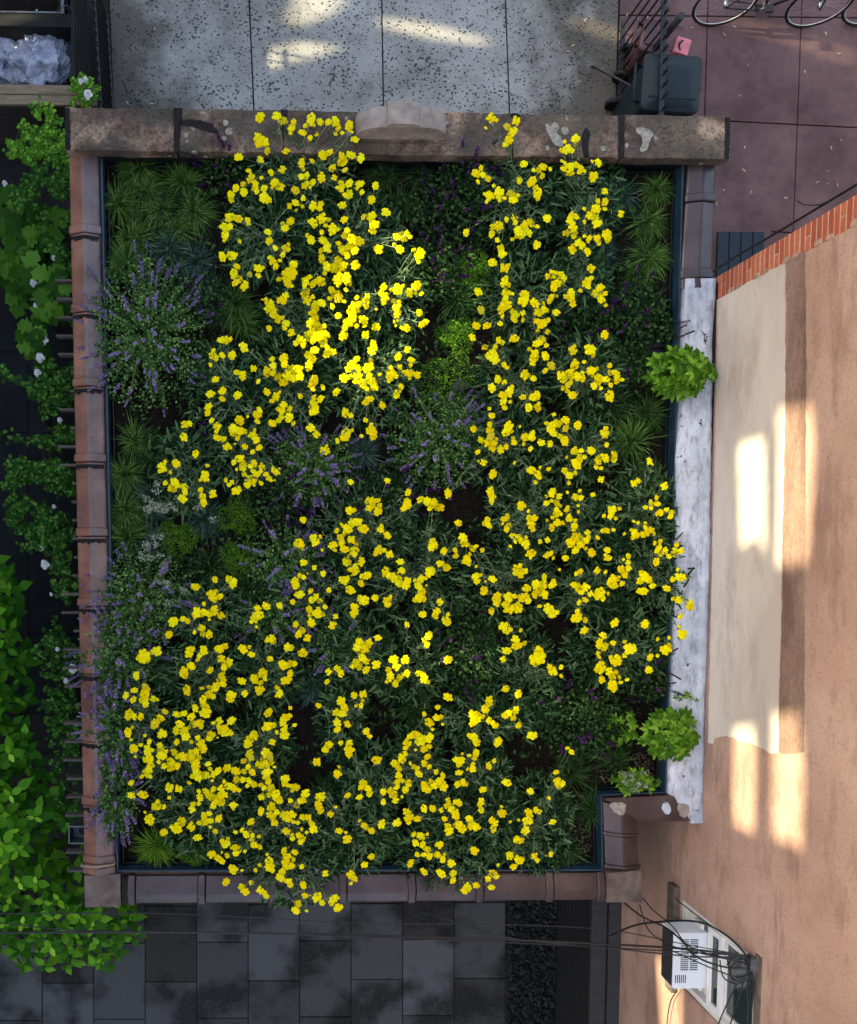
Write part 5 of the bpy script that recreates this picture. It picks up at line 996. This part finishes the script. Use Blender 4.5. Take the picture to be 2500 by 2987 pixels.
# ------------------------------------------------------------------ bicycles
def bicycle(label, x0, x1, yg, lean):
    e = empty('bicycle', ((x0+x1)/2, yg, 0), label, 'bicycle', None); RW = .34
    m = Matrix.Translation((0, yg, 0)) @ Matrix.Rotation(lean, 4, 'X')
    def ring(cx, r_, t_, n=40): return [(cx+r_*math.cos(2*math.pi*k/n), 0, RW+r_*math.sin(2*math.pi*k/n)) for k in range(n+1)]
    for cx in (x0, x1):
        b = MB(); b.tube(ring(cx, RW-.014, .014), .015, 8, False); wh = b.build('wheel', M['rubber'], e, m)
        b = MB(); b.tube(ring(cx, RW-.034, .01), .005, 6, False); b.build('rim', M['rimwhite'], wh, m)
        b = MB()
        for k in range(28):
            a = 2*math.pi*k/28; b.tube([(cx+.02*math.cos(a+.8), (.02 if k % 2 else -.02), RW+.02*math.sin(a+.8)), (cx+(RW-.04)*math.cos(a), 0, RW+(RW-.04)*math.sin(a))], .0007, 3, False)
        b.tube([(cx, -.04, RW), (cx, .04, RW)], .02, 8); b.build('spokes', M['steel'], wh, m)
    cx = (x0+x1)/2-.06; bb = (cx, 0, .28); st = (cx-.16, 0, .78); hd = (x1-.16, 0, .80); hd2 = (x1-.11, 0, .66)
    b = MB()
    for p, q in ((bb, st), (bb, hd2), (st, hd), (hd, hd2)): b.tube([p, q], .016, 8)
    for s in (-.05, .05):
        b.tube([(bb[0], s*.6, bb[2]), (x0, s, RW)], .009, 6); b.tube([(st[0], s*.5, st[2]-.02), (x0, s, RW)], .008, 6); b.tube([hd2, (x1-.04, s, .5), (x1, s, RW)], .010, 6)
    fm = b.build('frame', M['bikepaint'], e, m)
    b = MB(); b.tube([(bb[0], -.06, .28), (bb[0], .06, .28)], .02, 8)
    b.loft([[(bb[0]+.09*math.cos(2*math.pi*k/24), o_, .28+.09*math.sin(2*math.pi*k/24)) for k in range(24)] for o_ in (-.052, -.047)], True, True)
    for s in (-1, 1): b.tube([(bb[0], s*.065, .28), (bb[0]+s*.05, s*.075, .28-s*.16)], .010, 6)
    ck = b.build('crank', M['steel'], e, m)
    for s in (-1, 1): b = MB(); p = (bb[0]+s*.05, s*.125, .28-s*.16); b.box((p[0]-.045, p[1]-.045, p[2]-.012), (p[0]+.045, p[1]+.045, p[2]+.012)); b.build('pedal', M['rubber'], ck, m, bevel=.003)
    b = MB(); b.loft([[(st[0]+dx, w_*s, .9+dz) for s, dz in ((-1, 0), (-.6, .03), (.6, .03), (1, 0), (0, -.02))] for dx, w_ in ((-.13, .075), (-.05, .06), (.06, .025), (.14, .018))], True, True, True); b.build('saddle', M['rubber'], e, m)
    b = MB(); b.tube([hd, (hd[0]-.02, 0, .95)], .014, 8); b.tube([(hd[0]-.1, -.3, .98), (hd[0]-.02, -.2, .97), (hd[0], 0, .96), (hd[0]-.02, .2, .97), (hd[0]-.1, .3, .98)], .012, 8); b.build('handlebar', M['bikepaint'], e, m)
q0, q1 = P(2068, 76, 0), P(2334, 76, 0)
bicycle('black bicycle with pale rims parked along the maroon forecourt', q0.x, q1.x, q0.y, R(-6))
bicycle('second dark bicycle parked behind the front wheel of the black one', q1.x+.66, q1.x+1.7, q0.y+.03, R(-8))
# ------------------------------------------------------------------ cellar hatch
h0, h1 = P(2092, 676, .05), P(2230, 674, .05)
e = empty('cellar_hatch', ((h0.x+h1.x)/2, h0.y-.5, 0), 'blue black steel cellar hatch beside the brick corner', 'hatch')
b = MB(); b.box((h0.x-.04, h0.y-1.1, 0), (h1.x+.1, h0.y+.06, .03)); b.build('kerb', M['redconc'], e, bevel=.006)
for k in range(4):
    w = (h1.x-h0.x)/4; b = MB(); b.box((h0.x+k*w+.006, h0.y-1.06, .03), (h0.x+(k+1)*w-.006, h0.y, .06)); b.build('panel', M['hatch'], e, bevel=.003)
# ------------------------------------------------------------------ cables
def cab(label, pts, r=.007, grp=None, mat='cable'):
    b = MB(); P3 = []
    for i in range(len(pts)-1):
        p0, p1, p2, p3 = pts[max(i-1, 0)], pts[i], pts[i+1], pts[min(i+2, len(pts)-1)]
        for k in range(8):
            t = k/8; P3.append(.5*((2*p1)+(p2-p0)*t+(2*p0-5*p1+4*p2-p3)*t*t+(3*p1-p0-3*p2+p3)*t**3))
    P3.append(pts[-1]); b.tube(P3, r, 6); return tag(b.build('cable', M[mat]), label, 'cable', grp)
BZ = 3.3; BK = PWl(2190, 2790, .05)
def cpx(l): return [P(x, y, z) for x, y, z in l]
cab('thick dark cable crossing the patio from the wall bracket', cpx([(-300, 2722, 3.5), (0, 2721, 3.48), (350, 2719, 3.44), (700, 2722, 3.42), (1100, 2730, 3.38), (1500, 2742, 3.35), (1800, 2756, 3.32), (2000, 2768, 3.3)])+[BK], .009)
cab('thin dark cable just below the rear coping', cpx([(-300, 2666, 3.4), (0, 2665, 3.4), (430, 2664, 3.38), (800, 2680, 3.36), (1060, 2694, 3.35), (1475, 2697, 3.34), (1775, 2713, 3.32), (2000, 2755, 3.3)])+[BK], .004)
cab('thin cable rising beside the thick cable over the shrub', cpx([(-300, 2680, 3.45), (0, 2693, 3.45), (240, 2714, 3.44), (900, 2728, 3.41), (1500, 2750, 3.36), (2010, 2778, 3.3)])+[BK], .005)
cab('cable running from under the rear coping to the wall bracket', cpx([(1138, 2636, 2.2), (1324, 2687, 2.6), (1480, 2735, 2.9), (1800, 2768, 3.1), (2020, 2790, 3.25)])+[BK], .006)
cab('taut cable climbing past the brick corner', cpx([(2080, 792, 2.75), (2140, 752, 2.95), (2260, 682, 3.35), (2400, 598, 3.85), (2500, 538, 4.25), (2620, 462, 4.7)]), .010)
cab('short looped cable hanging off the brick corner cable', cpx([(2325, 584, 3.4), (2345, 596, 3.4), (2390, 597, 3.5), (2430, 580, 3.95)]), .005)
def wcab(label, pts, r=.006, grp='tangled service cables at the window'):
    cab(label, [PWl(x, y, o_) for x, y, o_ in pts], r, grp)
WL = 'thin black service cable looped on the wall by the window'
wcab('black cable arching over the air conditioner', [(1780, 2730, .35), (1850, 2700, .4), (1940, 2688, .45), (2040, 2690, .4), (2120, 2730, .25), (2175, 2785, .1), (2192, 2830, .04)], .009, None)
wcab('black cable dropping from the rear coping corner across the air conditioner', [(1822, 2634, .2), (1870, 2672, .35), (1940, 2705, .45), (1990, 2745, .45), (2030, 2790, .35), (2110, 2820, .2), (2190, 2826, .05)], .008, None)
for pts in ([(1876, 2620, .06), (1905, 2655, .1), (1960, 2700, .3), (2010, 2760, .3), (2100, 2790, .2), (2185, 2800, .05)], [(1964, 2585, .03), (1972, 2620, .04), (2000, 2645, .05), (2060, 2690, .06), (2130, 2735, .05), (2180, 2790, .04)],
            [(1866, 2640, .1), (1890, 2710, .25), (1950, 2755, .4), (2040, 2780, .35), (2130, 2800, .2), (2190, 2812, .05)], [(1940, 2765, .45), (2020, 2800, .4), (2090, 2830, .3), (2150, 2850, .2), (2185, 2840, .05)],
            [(2120, 2790, .16), (2135, 2850, .18), (2165, 2862, .14), (2180, 2815, .08), (2150, 2790, .12), (2120, 2815, .17)], [(2100, 2800, .2), (2110, 2850, .2), (2150, 2870, .16), (2185, 2850, .08), (2176, 2800, .06)],
            [(2160, 2795, .1), (2130, 2830, .15), (2155, 2890, .12), (2190, 2860, .05), (2195, 2810, .03)], [(2186, 2800, .05), (2190, 2870, .04), (2186, 2940, .03), (2180, 3060, .03)], [(2194, 2810, .05), (2198, 2880, .04), (2193, 2950, .03), (2190, 3060, .03)],
            [(2190, 2805, .06), (2180, 2880, .05), (2182, 2960, .04), (2176, 3060, .03)], [(1975, 2890, .06), (1955, 2925, .05), (1945, 2990, .04), (1940, 3060, .03)], [(2150, 2870, .1), (2120, 2930, .08), (2095, 2990, .05), (2080, 3050, .03)],
            [(2172, 2850, .08), (2150, 2930, .08), (2130, 2990, .05), (2120, 3050, .03)]):
    wcab(WL, pts, .0055)
b = MB(); q = PWl(2192, 2808, .03); b.box((q.x-.03, q.y-.05, q.z-.05), (q.x+.03, q.y+.05, q.z+.05)); tag(b.build('cable_bracket', M['lead'], bevel=.005), 'small grey bracket holding the bundled cables on stucco wall', 'bracket')
# ------------------------------------------------------------------ rain leader box and pergola rafters on the left
pz = 2.2; q0 = P(199, 2410, pz); q1 = P(241, 2462, pz)
e = empty('rain_leader_head', ((q0.x+q1.x)/2, (q0.y+q1.y)/2, 0), 'grey metal rain leader box under the terracotta coping', 'leader head')
b = MB(); x0, x1, y0, y1 = q0.x, q1.x+.05, q1.y, q0.y; t = .012
for bx_ in (((x0, y0), (x0+t, y1)), ((x1-t, y0), (x1, y1)), ((x0+t, y0), (x1-t, y0+t)), ((x0+t, y1-t), (x1-t, y1))): b.box((bx_[0][0], bx_[0][1], pz-.16), (bx_[1][0], bx_[1][1], pz))
b.box((x0+t, y0+t, pz-.16), (x1-t, y1-t, pz-.14)); b.build('box', M['lead'], e, bevel=.003)
b = MB(); cx, cy = (x0+x1)/2+.02, (y0+y1)/2; b.tube([(cx, cy, pz-.138), (cx, cy, 0.02)], .05, 14); b.build('downpipe', M['lead'], e)
b = MB(); b.tube([(cx, cy, pz-.139), (cx, cy, pz-.134)], .046, 14); b.build('outlet', M['slot'], e)
e = empty('timber_trellis', P(215, 1700, 0), 'grey weathered timber trellis rafters sticking out under the terracotta coping', 'trellis')
xw = None; zr = 2.25
seen = [817, 874, 926, 983, 1034, 1200, 1310, 1363, 1742, 1797, 1906, 1960, 2012, 2120, 2173, 2227, 2281, 2331, 2383, 2488, 2541]
for k in range(33):
    y = 817+53.9*k
    if 2400 < y < 2470: continue
    out = min(abs(y-v) for v in seen) < 26
    p = P(lerp(163, 192, k/32)+rnd.uniform(-3, 6)+(0 if out else 34), y, zr); q = P(lerp(235, 275, k/32), y, zr)
    b = MB(); b.box((p.x, p.y-.011, zr-.09), (q.x, p.y+.011, zr)); b.build('rafter', M['greywood'], e, bevel=.003)
b = MB(); p0, p1 = P(212, 700, zr-.1), P(252, 2560, zr-.1); b.prism([(p0.x, p0.y, zr-.2), (p1.x, p1.y, zr-.2), (p1.x+.05, p1.y, zr-.2), (p0.x+.05, p0.y, zr-.2)], [(p0.x, p0.y, zr-.092), (p1.x, p1.y, zr-.092), (p1.x+.05, p1.y, zr-.092), (p0.x+.05, p0.y, zr-.092)]); b.build('ledger', M['greywood'], e)
for y in (760, 1400, 2050): 
    p = P(lerp(214, 245, (y-760)/1300), y, zr-.1); b = MB(); b.box((p.x, p.y-.04, 0), (p.x+.06, p.y+.04, zr-.2)); b.build('post', M['greywood'], e)
M['bark_dry'] = plain('dry_stalk', (.035, .02, .018), .9)
# ------------------------------------------------------------------ black pebbles
pbm = MB(); r = random.Random(9)
pe = P(1476, 2980, 0).x; 
for k in range(2000):
    y = r.uniform(P(1550, 3100, 0).y, P(1550, 2560, 0).y); x = r.uniform(pe+.02, XB0-.01); rx, ry, rz_ = r.uniform(.018, .042), r.uniform(.015, .030), r.uniform(.009, .016); a = r.uniform(0, 3.14); z = r.uniform(-.01, .03)
    rings = []
    for (q, h) in ((.7, -.7), (1, 0), (.75, .62), (.3, .95)): rings.append([(x+(rx*q*math.cos(t_)*math.cos(a)-ry*q*math.sin(t_)*math.sin(a)), y+(rx*q*math.cos(t_)*math.sin(a)+ry*q*math.sin(t_)*math.cos(a)), z+rz_*h) for t_ in [2*math.pi*j/8 for j in range(8)]])
    pbm.loft(rings, True, True, True)
t = NT('black_pebble'); g = t.n('ShaderNodeNewGeometry'); M['pebble'] = t.fin(t.ramp(g.outputs['Random Per Island'], [(0, (.005, .0055, .006)), (.7, (.015, .0165, .018)), (1, (.03, .032, .034))]), .75, .12)
tag(stuff(pbm.build('pebbles', M['pebble'])), 'strip of rounded black pebbles between pavers and bench', 'pebbles')
b = MB(); b.poly([(pe, -8, -.015), (XB0+.1, -8, -.015), (XB0+.1, -3, -.015), (pe, -3, -.015)]); struct(b.build('pebble_bed', M['asphalt']))
# ------------------------------------------------------------------ fallen petals and leaves on the forecourt and sidewalk
b = MB(); r = random.Random(4)
for k in range(70):
    x, y = (r.uniform(1820, 2490), r.uniform(20, 640)) if k < 45 else (r.uniform(340, 1780), r.uniform(5, 310)); p = P(x, y, .004); a = r.uniform(0, 6.28)
    b.blade(p, (math.cos(a), math.sin(a), .1), r.uniform(.02, .06), r.uniform(.006, .015), .0, (.4, 1, .6, 0))
tag(stuff(b.build('fallen_petals', M['petal'])), 'pale fallen petals and leaf bits on the paving', 'petals')
for (xa, ya, xb, yb) in ((1966, 966, 2003, 948), (1980, 984, 2026, 965), (1956, 1902, 1977, 1892), (1952, 1962, 1986, 1982), (1950, 1994, 1971, 1991)):
    a, c = P(xa, ya, ZC-.02), P(xb, yb, ZC+.1); b = MB(); b.tube([P(xa-30, ya+8, ZS), a, a.lerp(c, .6)+Vector((0, 0, .01)), c], .006, 5, True, .008)
    tag(b.build('dried_stalk', M['bark_dry']), 'dried brown salvia stalk poking over the white coping', 'stalk', 'dried stalks at the white coping')
# ------------------------------------------------------------------ big leafed shrub at the rear left corner
M['shrub'] = leafmat('shrub_leaf', (.03, .14, .004), (.10, .30, .012), .42, .3); M['shrubtip'] = leafmat('young_shrub_leaf', (.16, .40, .012), (.28, .52, .035), .42, .35); M['bark'] = plain('bark', (.07, .05, .035), .9)
M['shrubdark'] = leafmat('inner_shrub_leaf', (.03, .11, .010), (.07, .19, .02), .5, .25)
def shrub_leaf(mat, seed):
    r = random.Random(seed); b = MB(); N = 7; prof = [(0, .06), (.15, .55), (.35, .95), (.55, 1), (.75, .72), (.9, .32), (1, 0)]
    W = .56*r.uniform(.9, 1.1); dr = r.uniform(.12, .32)
    L_, C_, R_ = [], [], []
    for t, w in prof:
        z = .12*t-dr*t*t; C_.append((t, 0, z)); L_.append((t, W*w/2, z+.22*W*w/2+.01*math.sin(9*t))); R_.append((t, -W*w/2, z+.22*W*w/2+.01*math.cos(9*t)))
    for k in range(N-1):
        b.poly([C_[k], C_[k+1], L_[k+1], L_[k]][::-1] if False else [C_[k], C_[k+1], L_[k+1], L_[k]], True); b.poly([R_[k], R_[k+1], C_[k+1], C_[k]], True)
    me = b.mesh('leaf', mat); bm = bmesh.new(); bm.from_mesh(me); bmesh.ops.remove_doubles(bm, verts=bm.verts, dist=1e-4); bm.to_mesh(me); bm.free(); return me
SL = {k: [shrub_leaf(M[k], s+j*10) for s in range(4)] for j, k in enumerate(('shrub', 'shrubtip'))}
def inpoly(x, y, poly):
    c = False; j = len(poly)-1
    for i in range(len(poly)):
        (xa, ya), (xb, yb) = poly[i], poly[j]
        if (ya > y) != (yb > y) and x < (xb-xa)*(y-ya)/(yb-ya)+xa: c = not c
        j = i
    return c
sh = random.Random(17)
sp1 = [(-90, 1640), (15, 1650), (45, 1720), (40, 1800), (35, 1860), (70, 1890), (100, 1920), (60, 1960), (70, 2040), (40, 2080), (45, 2110), (75, 2160), (80, 2230), (95, 2300), (135, 2270), (140, 2330), (185, 2390), (190, 2430), (160, 2480), (200, 2520),
       (250, 2560), (330, 2640), (405, 2650), (395, 2720), (370, 2760), (345, 2800), (315, 2840), (270, 2830), (240, 2800), (165, 2850), (130, 2852), (90, 2830), (30, 2790), (-90, 2790)]
eS = empty('leafy_shrub', P(60, 2500, 0), 'large bright green opposite leaved shrub at the rear left corner of the building', 'shrub')
tips = []; tries = 0
while len(tips) < 190 and tries < 20000:
    tries += 1; x, y = sh.uniform(-90, 410), sh.uniform(1640, 2860)
    if not inpoly(x, y, sp1): continue
    if any((x-a)**2+(y-c)**2 < 41**2 for a, c, *_ in tips): continue
    edge = min(math.hypot(x-a, y-c) for a, c in sp1)
    z = 1.2+.75*min(1, edge/150)+sh.uniform(-.22, .22)+(.1 if y < 2500 else -.05); tips.append((x, y, z))
nl = 0; rest = MB(); stems = MB()
def far_leaf(mb, p, az, tilt, L):
    d = Vector((math.cos(az)*math.cos(tilt), math.sin(az)*math.cos(tilt), math.sin(tilt))); mb.blade(p, d, L, L*.55, .25, (.1, .6, .95, 1, .7, .32, 0), fold=.12)
order = sorted(tips, key=lambda t: -t[2])
for (x, y, z) in order:
    p = P(x, y, z); a0 = sh.uniform(0, 6.28)
    for tier, (L, dz, tl, n, kind) in enumerate(((.095, 0, .4, 2, 'shrubtip'), (.145, -.03, .12, 2, 'shrub'), (.165, -.10, -.08, 2, 'shrub'), (.17, -.22, -.1, 2, 'd'))):
        for k in range(n):
            az = a0+math.pi*k+tier*math.pi/2+sh.gauss(0, .2); l = L*sh.uniform(.8, 1.15); q = p+Vector((0, 0, dz))
            if kind != 'd' and nl < 300:
                nl += 1; m = Matrix.Translation(q) @ Matrix.Rotation(az, 4, 'Z') @ Matrix.Rotation(-tl+sh.gauss(0, .12), 4, 'Y') @ Matrix.Rotation(sh.gauss(0, .2), 4, 'X') @ Matrix.Scale(l, 4)
                obj('leaf', SL[kind][sh.randrange(4)], eS, m)
            else: far_leaf(rest, q+Vector((sh.gauss(0, .02), sh.gauss(0, .02), 0)), az, tl+sh.gauss(0, .15), l)
    b0 = Vector((lerp(P(x, y, 0).x, P(60, 2500, 0).x, .5), lerp(P(x, y, 0).y, p.y, .6), .3)); stems.tube([b0, b0.lerp(p, .6)+Vector((0, 0, .1)), p], .012, 5, False, .004)
stuff(rest.build('lower_leaves', M['shrub'], eS)); stems.build('branches', M['bark'], eS)
b = MB()
for k in range(5): q = P(sh.uniform(0, 120), sh.uniform(2300, 2650), 0); b.tube([(q.x, q.y, 0), (q.x+sh.gauss(0, .05), q.y+sh.gauss(0, .05), .5)], .025, 6)
b.build('trunk', M['bark'], eS)
# ------------------------------------------------------------------ oak leaf hydrangea
M['oak'] = leafmat('oakleaf', (.025, .10, .006), (.085, .22, .02), .5, .3); M['white_petal'] = leafmat('white_petal', (.7, .68, .66), (.82, .78, .76), .7, .3)
def oak_leaf(seed):
    r = random.Random(seed); b = MB(); pts = [(0, .02), (.12, .28), (.2, .33), (.26, .2), (.36, .42), (.5, .5), (.55, .24), (.68, .34), (.8, .30), (.88, .12), (1, .0)]
    top = [(x, y*r.uniform(.85, 1.1), .06*math.sin(x*5)+.22*y*.5-.25*x*x) for x, y in pts]; bot = [(x, -y*r.uniform(.85, 1.1), .06*math.sin(x*5)+.22*y*.5-.25*x*x) for x, y in pts]; mid = [(x, 0, .06*math.sin(x*5)-.25*x*x) for x, y in pts]
    for k in range(len(pts)-1): b.poly([mid[k], mid[k+1], top[k+1], top[k]]); b.poly([bot[k], bot[k+1], mid[k+1], mid[k]])
    me = b.mesh('leaf', M['oak']); bm = bmesh.new(); bm.from_mesh(me); bmesh.ops.remove_doubles(bm, verts=bm.verts, dist=1e-4); bm.to_mesh(me); bm.free(); return me
OL = [oak_leaf(s) for s in range(5)]
def lobed(label, pts, zr_, n, sc):
    cx = sum(p[0] for p in pts)/len(pts); cy = sum(p[1] for p in pts)/len(pts); e = empty('oakleaf_hydrangea', P(cx, cy, 0), label, 'hydrangea', 'oakleaf hydrangeas'); st = MB()
    for (x, y) in pts:
        c = P(x, y, sh.uniform(*zr_)); g = P(cx, cy, .1); st.tube([g, g.lerp(c, .6)+Vector((0, 0, .2)), c], .012, 5, False, .006)
        for k in range(n):
            az = 2*math.pi*k/n+sh.gauss(0, .3); l = sc*sh.uniform(.65, 1.1); tl = sh.uniform(-.25, .35)
            obj('leaf', OL[sh.randrange(5)], e, Matrix.Translation(c+Vector((0, 0, -.04*(k % 3)))) @ Matrix.Rotation(az, 4, 'Z') @ Matrix.Rotation(-tl, 4, 'Y') @ Matrix.Scale(l, 4))
    st.build('branches', M['bark'], e)
lobed('oakleaf hydrangea with large lobed leaves beside roses in the side garden', [(20, 660), (60, 720), (110, 690), (20, 760), (75, 790), (60, 850), (130, 640), (30, 580), (140, 760)], (.9, 1.4), 7, .26)
lobed('yellow green oakleaf hydrangea sprigs touching the trellis rafters', [(150, 810), (95, 960), (170, 850), (110, 1010), (130, 890)], (1.5, 1.9), 7, .21)
# ------------------------------------------------------------------ climbing roses
M['rose'] = leafmat('rose_leaf', (.014, .07, .006), (.075, .20, .02), .45, .25); M['rosel'] = leafmat('young_rose_leaf', (.06, .19, .008), (.16, .34, .025), .45, .3)
def rose(label, poly, zr_, n, mat, blooms, canes):
    cx = sum(p[0] for p in poly)/len(poly); cy = sum(p[1] for p in poly)/len(poly); e = empty('rose_bush', P(cx, cy, 0), label, 'rose bush', 'climbing roses in the side garden')
    lf, st = MB(), MB(); xs_ = [p[0] for p in poly]; ys_ = [p[1] for p in poly]; k = 0; t_ = 0
    g0 = P(cx, cy, .02)
    while k < n and t_ < n*30:
        t_ += 1; x, y = sh.uniform(min(xs_), max(xs_)), sh.uniform(min(ys_), max(ys_))
        if not inpoly(x, y, poly) or noise.noise(Vector((x*.016, y*.016, 2.5))) < -.12: continue
        k += 1; c = P(x, y, sh.uniform(*zr_)); az = sh.uniform(0, 6.28); d = Vector((math.cos(az), math.sin(az), sh.uniform(-.2, .4)))
        for j in range(5):
            s = (j+1)//2; q = c+d*.028*s; a2 = az+(0 if j == 0 else (1.2 if j % 2 else -1.2)); L = sh.uniform(.026, .042)
            lf.blade(q+(d*.06 if j == 0 else Vector()), (math.cos(a2), math.sin(a2), sh.uniform(-.1, .4)), L, L*.72, .25, (.3, .9, 1, .75, 0), fold=.1)
        if k % 14 == 0: st.tube([g0, g0.lerp(c, .5)+Vector((0, 0, .3)), c], .005, 4, False, .002)
    for pts in canes:
        pp = [P(*q) for q in pts]; st.tube(pp, .006, 5, False, .003)
        for i in range(len(pp)-1):
            for u in range(7):
                c = pp[i].lerp(pp[i+1], (u+.5)/7)
                for s in range(3): az = sh.uniform(0, 6.28); L = sh.uniform(.035, .055); lf.blade(c+Vector((sh.gauss(0, .03), sh.gauss(0, .03), .01)), (math.cos(az), math.sin(az), .2), L, L*.72, .25, (.3, .9, 1, .75, 0), fold=.1)
    stuff(lf.build('foliage', mat, e)); stuff(st.build('canes', M['bark'], e))
    for (x, y, z, r_) in blooms:
        b = MB(); c = P(x, y, z)
        for j in range(16):
            a = 2.4*j; q = .15+.05*j; b.blade(c+Vector((0, 0, .02-.001*j)), (math.cos(a), math.sin(a), 1.1-.06*j), r_*(.4+.045*j), r_*(.5+.03*j), .3, (.4, 1, 1, .5))
        b.build('blossom', M['white_petal'], e)
rose('pale green rose bush leaning out beside the dark wooden cladding', [(95, 300), (150, 320), (175, 380), (200, 420), (200, 500), (150, 500), (110, 480), (60, 470), (20, 440), (60, 400), (80, 350)], (1.1, 1.7), 170, M['rosel'], [(14, 535, 1.2, .03)], [[(180, 400, 1.4), (140, 350, 1.5), (110, 290, 1.5)], [(190, 440, 1.4), (80, 440, 1.5), (10, 440, 1.5)]])
rose('dense dark rose bush with few blooms between hydrangea and coping', [(110, 470), (200, 440), (204, 800), (205, 1060), (190, 900), (150, 720), (120, 620), (60, 600), (40, 560), (90, 520)], (.9, 1.7), 420, M['rose'], [(158, 752, 1.6, .03), (98, 825, 1.5, .04), (108, 895, 1.5, .045)], [])
rose('rose bush with white blooms and arching canes below the lobed hydrangea', [(130, 1060), (206, 1060), (210, 1330), (205, 1500), (150, 1480), (110, 1380), (90, 1200), (100, 1100)], (1.0, 1.8), 400, M['rose'], [(129, 992, 1.8, .045), (118, 1043, 1.8, .05), (110, 1087, 1.7, .04), (175, 1225, 1.7, .03)], [[(175, 1140, 1.5), (80, 1125, 1.6), (20, 1100, 1.6), (5, 1070, 1.6)], [(200, 1270, 1.5), (80, 1290, 1.6), (20, 1270, 1.6)]])
rose('rose bush with scattered white blooms over the dark side path, midway along the coping', [(60, 1340), (205, 1480), (212, 1700), (216, 1800), (180, 1820), (160, 1700), (150, 1600), (70, 1560), (20, 1500), (10, 1440)], (1.0, 1.8), 430, M['rose'], [(118, 1556, 1.6, .045), (120, 1598, 1.6, .035), (132, 1646, 1.6, .05), (158, 1478, 1.6, .025), (150, 1733, 1.6, .02)], [[(190, 1500, 1.5), (110, 1590, 1.6), (60, 1600, 1.6)], [(170, 1440, 1.5), (70, 1340, 1.6), (10, 1370, 1.6)]])
rose('sparse dark rose bush nearest the leafy shrub', [(150, 1740), (215, 1800), (228, 2100), (228, 2380), (200, 2400), (170, 2280), (150, 2100), (130, 1950), (140, 1850)], (.8, 1.6), 330, M['rose'], [(214, 1950, 1.8, .05), (193, 1985, 1.7, .03), (168, 1893, 1.6, .025)], [[(190, 1860, 1.5), (130, 1900, 1.6), (90, 1905, 1.6)], [(190, 2050, 1.5), (120, 2050, 1.6)]])
# small sprig at the fence corner
e = rose('white flowered rose sprig in the corner of planks and iron fence', [(225, 225), (262, 225), (275, 265), (265, 305), (225, 305), (215, 275)], (1.0, 1.25), 60, M['rosel'], [(257, 276, 1.35, .05), (250, 232, 1.3, .03), (236, 238, 1.3, .03)], [])
